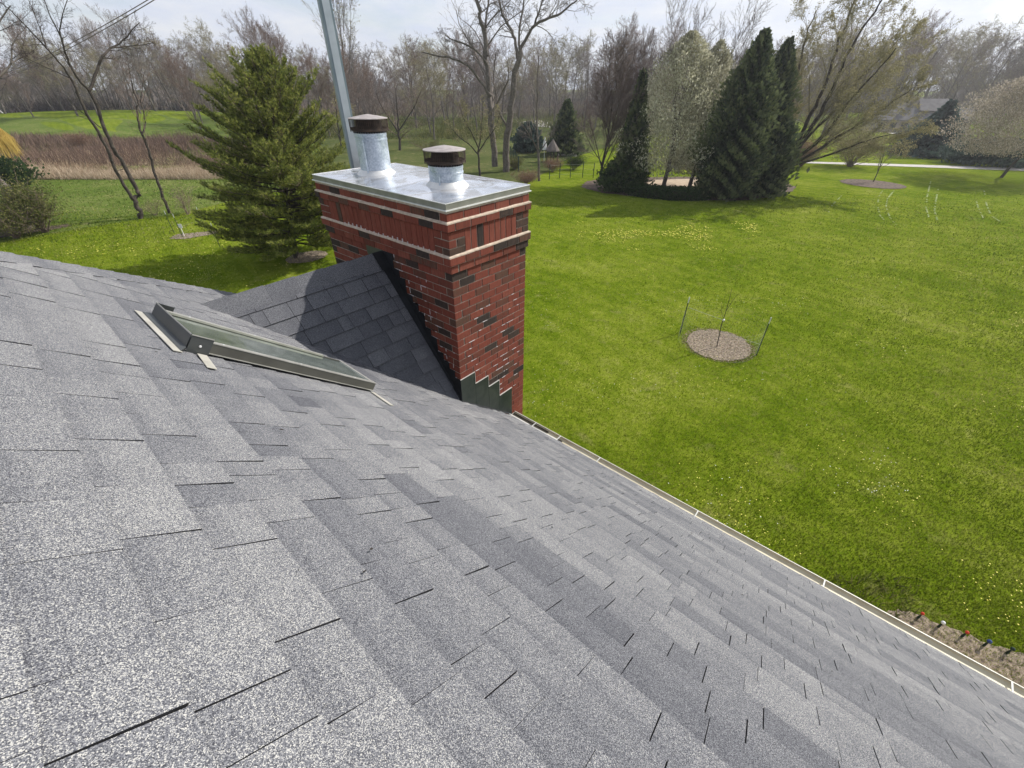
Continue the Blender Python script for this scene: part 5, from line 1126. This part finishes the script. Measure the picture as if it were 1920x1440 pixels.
# young tree in the mulch ring
traced_tree('sapling', (1637, 341), [([(1637, 342), (1646, 322), (1654, 300), (1660, 275)], .05, .015, 0, 1), ([(1648, 316), (1662, 298), (1672, 280)], .025, .008, .2, 1), ([(1646, 320), (1648, 300), (1655, 282)], .02, .006, -.3, 1)], mid, 'twig_grey', 'bark_dark', 'young bare tree standing in the dark mulch ring by the path', seed=31)
# post and wire fences in the garden behind
def postline(pts, h, r, label, wire=True, m='stake'):
    o = G(*pts[0]); t = empty('garden_fence', (o[0], o[1], GZ), label=label, cat='fence'); Q = [G(*p)-np.array([o[0], o[1], GZ]) for p in pts]
    for q in Q: b = MB(); b.box((q[0]-r, q[1]-r, -.1), (q[0]+r, q[1]+r, h)); b.build('post', M[m], t)
    if wire:
        b = MB()
        for z in (.3, .7, 1.05): b.tube([q+np.array([0, 0, z*h/1.2]) for q in Q], .008, 3)
        b.build('wire', M['wire'], t)
postline([(1030, 336), (1049, 334), (1069, 333), (1092, 333), (1112, 334)], 1.35, .025, 'thin dark posts of a wire fence in front of the gazebo')
postline([(957, 300), (960, 304), (963, 308), (966, 312), (969, 317), (972, 322)], 1.5, .05, 'row of short dark fence pickets right of the cottonwood trunks', False)
# gazebo, umbrella
P = G(1035, 303); t = empty('gazebo', (P[0], P[1], GZ), rz=.4, label='small brown roofed garden gazebo beyond the wire fence', cat='gazebo'); rr_ = 27*proj(P)[2]/FPX/2; b = MB(); b.lathe((0, 0, 0), [(rr_, 1.15), (rr_*.95, 1.3), (.1, 2.3), (0, 2.4)], 8); b.build('roof', M['gazebo'], t)
for a in range(4): b = MB(); x, y = rr_*.75*math.cos(a*1.571), rr_*.75*math.sin(a*1.571); b.box((x-.06, y-.06, 0), (x+.06, y+.06, 1.2)); b.build('post', M['bark_dark'], t)
P = G(1020, 303); t = empty('patio_umbrella', (P[0], P[1], GZ), label='folded white patio umbrella beside the gazebo', cat='umbrella'); b = MB(); b.lathe((0, 0, 0), [(.03, 1.1), (.26, 1.3), (.2, 1.9), (.02, 2.6)], 8); b.build('canopy', M['white'], t); b = MB(); b.lathe((0, 0, 0), [(.03, 0), (.03, 1.2)], 6); b.build('pole', M['white'], t)
# soccer goal
P = G(7, 222); t = empty('soccer_goal', (P[0], P[1], gz(P[0], P[1])), rz=0, label='white soccer goal frame on the distant field at the left edge', cat='goal'); v = RT.copy(); v[2] = 0; v /= np.linalg.norm(v); fwd = np.array([FW[0], FW[1], 0]); fwd /= np.linalg.norm(fwd)
b = MB(); L = 5.2; H = HT(P, 208)
A = -v*L; B_ = v*1.6; b.tube([A, A+[0, 0, H], B_*.1+[0, 0, H], B_], .10, 5); b.build('frame', M['white'], t)
b = MB(); b.tube([A, A+fwd*1.5, B_+fwd*1.5, B_], .04, 4); b.build('net_frame', M['wire'], t)
# far houses
def gable(b, x0, x1, y0, y1, z0, z1, ridge='x', ov=.4, parts=None):
    pass
def far_house(px, py, sc, rz, label, small=False):
    P = G(px, py); h = empty('far_house', (P[0], P[1], gz(P[0], P[1])), rz=rz, label=label, cat='house')
    def wall(x0, x1, y0, y1, z1): b = MB(); b.box((x0*sc, y0*sc, 0), (x1*sc, y1*sc, z1*sc)); b.build('wall', M['housewall'], h)
    def roof(x0, x1, y0, y1, z0, z1, ax='x', hip=0):
        b = MB(); o = .35
        x0 -= o; x1 += o; y0 -= o; y1 += o; a = .18
        if ax == 'x': ym = (y0+y1)/2; R = [(x0+hip, ym, z1), (x1-hip, ym, z1)]
        else: xm = (x0+x1)/2; R = [(xm, y0+hip, z1), (xm, y1-hip, z1)]
        V = [(x0, y0, z0), (x1, y0, z0), (x1, y1, z0), (x0, y1, z0)]+R+[(x0, y0, z0-a), (x1, y0, z0-a), (x1, y1, z0-a), (x0, y1, z0-a)]
        V = [(v_[0]*sc, v_[1]*sc, v_[2]*sc) for v_ in V]
        if ax == 'x': F = [(0, 1, 5, 4), (2, 3, 4, 5), (1, 2, 5), (3, 0, 4)]
        else: F = [(1, 2, 5, 4), (3, 0, 4, 5), (0, 1, 4), (2, 3, 5)]
        F += [(0, 6, 7, 1), (1, 7, 8, 2), (2, 8, 9, 3), (3, 9, 6, 0), (6, 9, 8, 7)]
        b.add(V, F); b.build('roof', M['houseroof'], h)
        if hip == 0:      # gable ends in the wall colour, set inside the roof edge
            b = MB(); i_ = o+.02
            if ax == 'x':
                for xx in (x0-.012, x1+.012): b.add([(xx*sc, (y0+.5)*sc, (z0)*sc), (xx*sc, (y1-.5)*sc, z0*sc), (xx*sc, ym*sc, (z1-.45)*sc)], [(0, 1, 2)])
            else:
                for yy_ in (y0-.012, y1+.012): b.add([((x0+.5)*sc, yy_*sc, z0*sc), ((x1-.5)*sc, yy_*sc, z0*sc), (xm*sc, yy_*sc, (z1-.45)*sc)], [(0, 1, 2)])
            b.build('gable', M['housewall'], h)
    def win(x, y, z, w_, hh, ax):
        b = MB()
        if ax == 'y': b.box((x*sc, (y-.05)*sc, z*sc), ((x+w_)*sc, (y+.05)*sc, (z+hh)*sc))
        else: b.box(((x-.05)*sc, y*sc, z*sc), ((x+.05)*sc, (y+w_)*sc, (z+hh)*sc))
        o = b.build('window', M['housedark'], h)
        b = MB()
        if ax == 'y': b.box(((x-.12)*sc, (y-.08)*sc, (z-.12)*sc), ((x+w_+.12)*sc, (y-.055)*sc, z*sc)); b.box(((x-.12)*sc, (y-.08)*sc, (z+hh)*sc), ((x+w_+.12)*sc, (y-.055)*sc, (z+hh+.12)*sc))
        else: b.box(((x-.08)*sc, (y-.12)*sc, (z-.12)*sc), ((x-.055)*sc, (y+w_+.12)*sc, z*sc))
        b.build('window_frame', M['trim'], o)
    # local -y faces the viewer
    wall(-9, 5, 0, 9, 2.9); roof(-9, 5, 0, 9, 2.9, 6.6, 'x', 4)
    wall(1, 8, 2, 9, 5.0); roof(1, 8, 2, 9, 5.0, 7.6, 'x', 0)
    if not small: wall(4, 9, -2.5, 3, 2.9); roof(4, 9, -2.5, 3, 2.9, 5.4, 'y', 0); wall(8, 13, 1, 8, 3.2); roof(8, 13, 1, 8, 3.2, 5.6, 'x', 0)
    for q in (-8, -5.4, -2.8, -.2): win(q, 0, .9, 1.4, 1.3, 'y')
    for q in (2, 5.6): win(q, 2, 3.4, 1.1, 1.2, 'y')
    if not small:
        win(5, -2.5, .2, 1.2, 2.3, 'y'); win(7, -2.5, .6, 1.2, 1.6, 'y'); win(9.6, 1, .3, 2.2, 2.3, 'y')
    b = MB(); b.box((-1*sc, 3.6*sc, 5*sc), (.1*sc, 4.6*sc, 7.9*sc)); b.build('chimney', M['housewall'], h)
    return h
far_house(1706, 249, .74, YAW-math.pi/2-.55+.25, 'grey roofed two storey house behind the driveway and blue spruce')
far_house(62, 204, 1.3, YAW-math.pi/2+.5, 'distant grey house half hidden by trees at far left', True)
# dome overhead wires
A = onplane(80, 105, far(80, 95)); tag_w = []
for k, (dy, lb) in enumerate(((0, 'upper overhead power line crossing the sky at top left'), (9, 'lower overhead power line crossing the sky at top left'))):
    b = MB(); p0 = onplane(-60, 158+dy, far(-60, 120)); p1 = onplane(300, -14+dy*.8, far(300, 45)); pts = []
    for i in range(25): f = i/24; q = p0*(1-f)+p1*f; q = q-np.array([0, 0, 1.2*4*f*(1-f)*.5]); pts.append(q)
    b.tube(pts, .03, 4); tag(b.build('power_line', M['twig_grey']), lb, 'power line')
# garden ornaments in the straw bed
def globe(px, py, m, label, r=.045, h=.22):
    r *= .62; h *= .8; P = G(px, py); t = empty('garden_ornament', (P[0], P[1], GZ), label=label, cat='ornament'); b = MB(); b.lathe((0, 0, h), [(0, -r), (r*.7, -r*.7), (r, 0), (r*.7, r*.7), (0, r)], 14); b.build('globe', M[m], t, smooth=True); b = MB(); b.lathe((0, 0, 0), [(.012, 0), (.02, .05), (.008, h-r)], 8); b.build('stem', M['stake'], t)
globe(1719, 1160, 'red', 'small red ball on a stem, left one in the straw bed'); globe(1757, 1177, 'white', 'small white ball on a stem in the straw bed', .05)
globe(1801, 1195, 'red', 'small red ball on a stem right of the white one'); globe(1842, 1212, 'blue', 'small dark blue ball on a stem in the straw bed', .055); globe(1885, 1226, 'stake', 'small dark green ball on a stem, rightmost in the straw bed', .05)
# ---------------------------------------------------------------- grass, dandelions, straw
def scatter(poly_px, n, seed, near_bias=1.0):
    """points on the ground uniformly over a picture region"""
    r = np.random.RandomState(seed); x = r.uniform(*poly_px[0], n); y = r.uniform(*poly_px[1], n)
    d = FW[None]+((x-960)/FPX)[:, None]*RT[None]-((y-720)/FPX)[:, None]*UP[None]; P = CAM[None]+((GZ-CAM[2])/d[:, 2])[:, None]*d; P[:, 2] = GZ+bump(P[:, 0], P[:, 1]); return P, r
def feather(P, r, x0, x1, y0, y1):     # let the tufts thin out gradually towards the end of the detailed turf
    d = P-CAM[None]; z = d@FW; px = 960+FPX*(d@RT)/z; py = 720-FPX*(d@UP)/z
    k = np.minimum(np.minimum((px-x0)/160, (x1-px)/300), np.minimum((py-y0)/28, (y1-py)/220)); return P[r.uniform(size=len(P)) < np.clip(k, 0, 1)]
def inside_house(P): return (P[:, 0] < 1.3) & (P[:, 1] < 5.3)
def blades(name, P, r, hr, wr, mat, label, tone, cat='grass', spread=.5):
    P = P[~inside_house(P)]; n = len(P); D = np.hypot(P[:, 0]-CAM[0], P[:, 1]-CAM[1]); s = np.clip(D/14, .8, 3.0)[:, None]
    d = r.normal(size=(n, 3))*spread; d[:, 2] = 1; d /= np.linalg.norm(d, axis=1)[:, None]; h = r.uniform(*hr, (n, 1))*np.sqrt(s); e = r.normal(size=(n, 3)); e[:, 2] = 0; e /= np.linalg.norm(e, axis=1)[:, None]; w_ = r.uniform(*wr, (n, 1))*s
    V = np.stack([P-e*w_, P+e*w_, P+d*h], 1); o = link(name, rawmesh(name, V, n, 3, mat, tone(P, r))); return tag(o, label, cat, kind='stuff')
def tonef(P, r):
    g = np.sin(P[:, 0]*.55+1.3*np.sin(P[:, 1]*.35))*np.sin(P[:, 1]*.6+np.sin(P[:, 0]*.4)*1.5); g2 = np.sin(P[:, 0]*2.1+P[:, 1]*.9+2*np.sin(P[:, 1]*1.3))
    g3 = np.sin(P[:, 0]*1.3+2.4*np.sin(P[:, 1]*.8))+np.sin(P[:, 1]*1.5+2.1*np.sin(P[:, 0]*.9)); st_ = (g3 > 1.25)*(r.uniform(size=len(P)) < .55)*.42
    return np.clip(.46+.13*g+.08*g2+st_+r.normal(size=len(P))*.2, 0, 1)
M['meadowblade'] = leafm('meadow_blades', (.05, .09, .012), (.14, .18, .04), (.42, .36, .18), .3, .5)
M['blade'] = leafm('grass_blades', (.070, .112, .006), (.165, .215, .014), (.38, .37, .11), .35, .6)
P, r = scatter(((500, 2450), (355, 1650)), 560000, 1); P = feather(P, r, 500, 2450, 355, 1650); blades('lawn_grass', P, r, (.03, .07), (.006, .012), M['blade'], 'short bright green lawn grass right of the chimney', tonef)
P, r = scatter(((-420, 560), (385, 640)), 90000, 2); P = feather(P, r, -420, 560, 385, 640); blades('lawn_grass', P, r, (.03, .07), (.006, .012), M['blade'], 'short green lawn grass around the pine', tonef)
P, r = scatter(((-420, 660), (325, 455)), 62000, 12); P = feather(P, r, -420, 660, 325, 455); blades('meadow_grass', P, r, (.04, .10), (.008, .014), M['meadowblade'], 'rough mixed green and straw grass of the meadow by the leaning trees', lambda P, r: np.clip(.35+.25*np.sin(P[:, 0]*.5+2*np.sin(P[:, 1]*.3))+.2*np.sin(P[:, 1]*.9+P[:, 0])+r.normal(size=len(P))*.22, 0, 1))
def flowers(name, P, r, rad, mat, label, n=6):
    P = P[~inside_house(P)]; k = len(P); D = np.hypot(P[:, 0]-CAM[0], P[:, 1]-CAM[1]); a = np.arange(n)*2*math.pi/n; R2 = rad*r.uniform(.7, 1.2, k)*np.clip(D/17, .8, 2.2)
    V = P[:, None, :]+np.stack([R2[:, None]*np.cos(a)[None], R2[:, None]*np.sin(a)[None], np.full((k, n), .055)+r.uniform(-.01, .02, (k, 1))], -1); tag(link(name, rawmesh(name, V, k, n, mat)), label, 'flowers', kind='stuff')
def clusterpts(box, n, seed, thr):
    P, r = scatter(box, n, seed); g = np.sin(P[:, 0]*.9+np.sin(P[:, 1]*.7)*2)+np.sin(P[:, 1]*1.1+np.sin(P[:, 0]*.8)*2)+r.normal(size=n)*.7; return P[g > thr], r
P, r = clusterpts(((985, 1930), (455, 1280)), 4200, 3, 1.0); flowers('dandelions', P, r, .0145, M['yellow'], 'yellow dandelions scattered over the lawn')
P, r = clusterpts(((1080, 1420), (415, 470)), 2600, 4, .9); flowers('dandelions', P[:1100], r, .022, M['yellow'], 'thick yellow band of dandelions in front of the tree shadows')
P, r = clusterpts(((985, 1700), (520, 1000)), 900, 6, .9); flowers('dandelion_clocks', P, r, .014, M['cream'], 'pale dandelion seed heads on the lawn')
P, r = clusterpts(((60, 560), (440, 540)), 700, 7, .6); flowers('dandelions', P, r, .022, M['yellow'], 'small yellow dandelions on the lawn left of the pine')
P, r = scatter(((1250, 1445), (595, 700)), 30000, 18); cc_ = G(1346, 646); q_ = np.hypot(P[:, 0]-cc_[0], P[:, 1]-cc_[1]); P = P[(q_ > 1.0) & (q_ < 1.34+.1*np.sin(P[:, 0]*7))][::7]; blades('grass_fringe', P, r, (.04, .11), (.006, .011), M['blade'], 'longer grass fringe round the mulch ring', lambda P, r: r.uniform(.15, .8, len(P)))
P, r = scatter(((1270, 1425), (610, 680)), 9000, 8); cc_ = G(1346, 646); P = P[np.hypot(P[:, 0]-cc_[0], P[:, 1]-cc_[1]) < 1.22]; blades('straw_litter', P[:3600], r, (.02, .09), (.008, .016), M['reed'], 'pale leaf litter inside the mulch ring', lambda P, r: r.uniform(.3, 1, len(P)), 'litter', 1.6)
P, r = scatter(((1640, 1960), (1135, 1330)), 9000, 9); k_ = P[:, 1] < -1e9; Q = np.array([G(1640, 1148), G(1960, 1262)]); 
dl = Q[1]-Q[0]; sgn = dl[0]*(P[:, 1]-Q[0][1])-dl[1]*(P[:, 0]-Q[0][0]); P = P[sgn < 0] if ((dl[0]*(CAM[1]-Q[0][1])-dl[1]*(CAM[0]-Q[0][0])) < 0) else P[sgn > 0]
blades('straw', P, r, (.03, .12), (.004, .008), M['reed'], 'dry tan straw and dead stalks in the bed below the gutter', lambda P, r: r.uniform(.3, 1, len(P)), 'straw', 1.6)
P, r = scatter(((1560, 1720), (1080, 1160)), 900, 10); blades('leafy_plants', P[:260], r, (.12, .26), (.010, .018), M['shrub'], 'leafy green perennials beside the gutter', lambda P, r: r.uniform(.2, 1, len(P)), 'plants', .6)
# wheel tracks in the far lawn
M['track'] = noise_mat('pale_track', (.13, .19, .03), (.25, .28, .11), 1.2, .95, coord='World')
for i, pp in enumerate([[(1658, 352), (1648, 368), (1645, 385), (1650, 405), (1665, 420)], [(1676, 358), (1664, 372), (1661, 388), (1668, 408), (1682, 424)], [(1745, 340), (1738, 370), (1736, 390), (1742, 410)], [(1760, 350), (1755, 375), (1752, 395), (1758, 415)], [(1828, 368), (1834, 390), (1845, 412)], [(1845, 358), (1850, 385), (1858, 405), (1882, 420)], [(1580, 365), (1560, 385), (1552, 402)]]):
    Q0 = [G(*p) for p in pp]; Q = [Q0[k_]*(1-f_)+Q0[k_+1]*f_ for k_ in range(len(Q0)-1) for f_ in np.linspace(0, .9, 10)]; b = MB(); V = []; w_ = .05; rk = np.random.RandomState(i)
    for j, q in enumerate(Q): d = (Q[min(j+1, len(Q)-1)]-Q[max(j-1, 0)]); nn_ = np.array([-d[1], d[0], 0])/np.linalg.norm(d); V += [q+nn_*w_+[0, 0, .02], q-nn_*w_+[0, 0, .02]]
    b.add(V, [(2*j, 2*j+1, 2*j+3, 2*j+2) for j in range(len(Q)-1) if rk.uniform() < .48]); b.build('wheel_track', M['track'], kind='structure')

# haze in the air between here and the wood
def haze():
    m = bpy.data.materials.new('air_haze'); m.use_nodes = True; t = m.node_tree; t.nodes.clear(); o = t.nodes.new('ShaderNodeOutputMaterial'); v = t.nodes.new('ShaderNodeVolumePrincipled')
    v.inputs['Color'].default_value = (.93, .95, 1, 1); v.inputs['Density'].default_value = HAZE; v.inputs['Anisotropy'].default_value = .55; t.links.new(v.outputs[0], o.inputs['Volume'])
    b = MB(); b.box((-460, -460, GZ-1.5), (460, 460, 42)); ob = b.build('haze', m); tag(ob, 'thin pale haze in the air over the lawn and wood', 'haze', kind='stuff')
HAZE = .0006
haze()
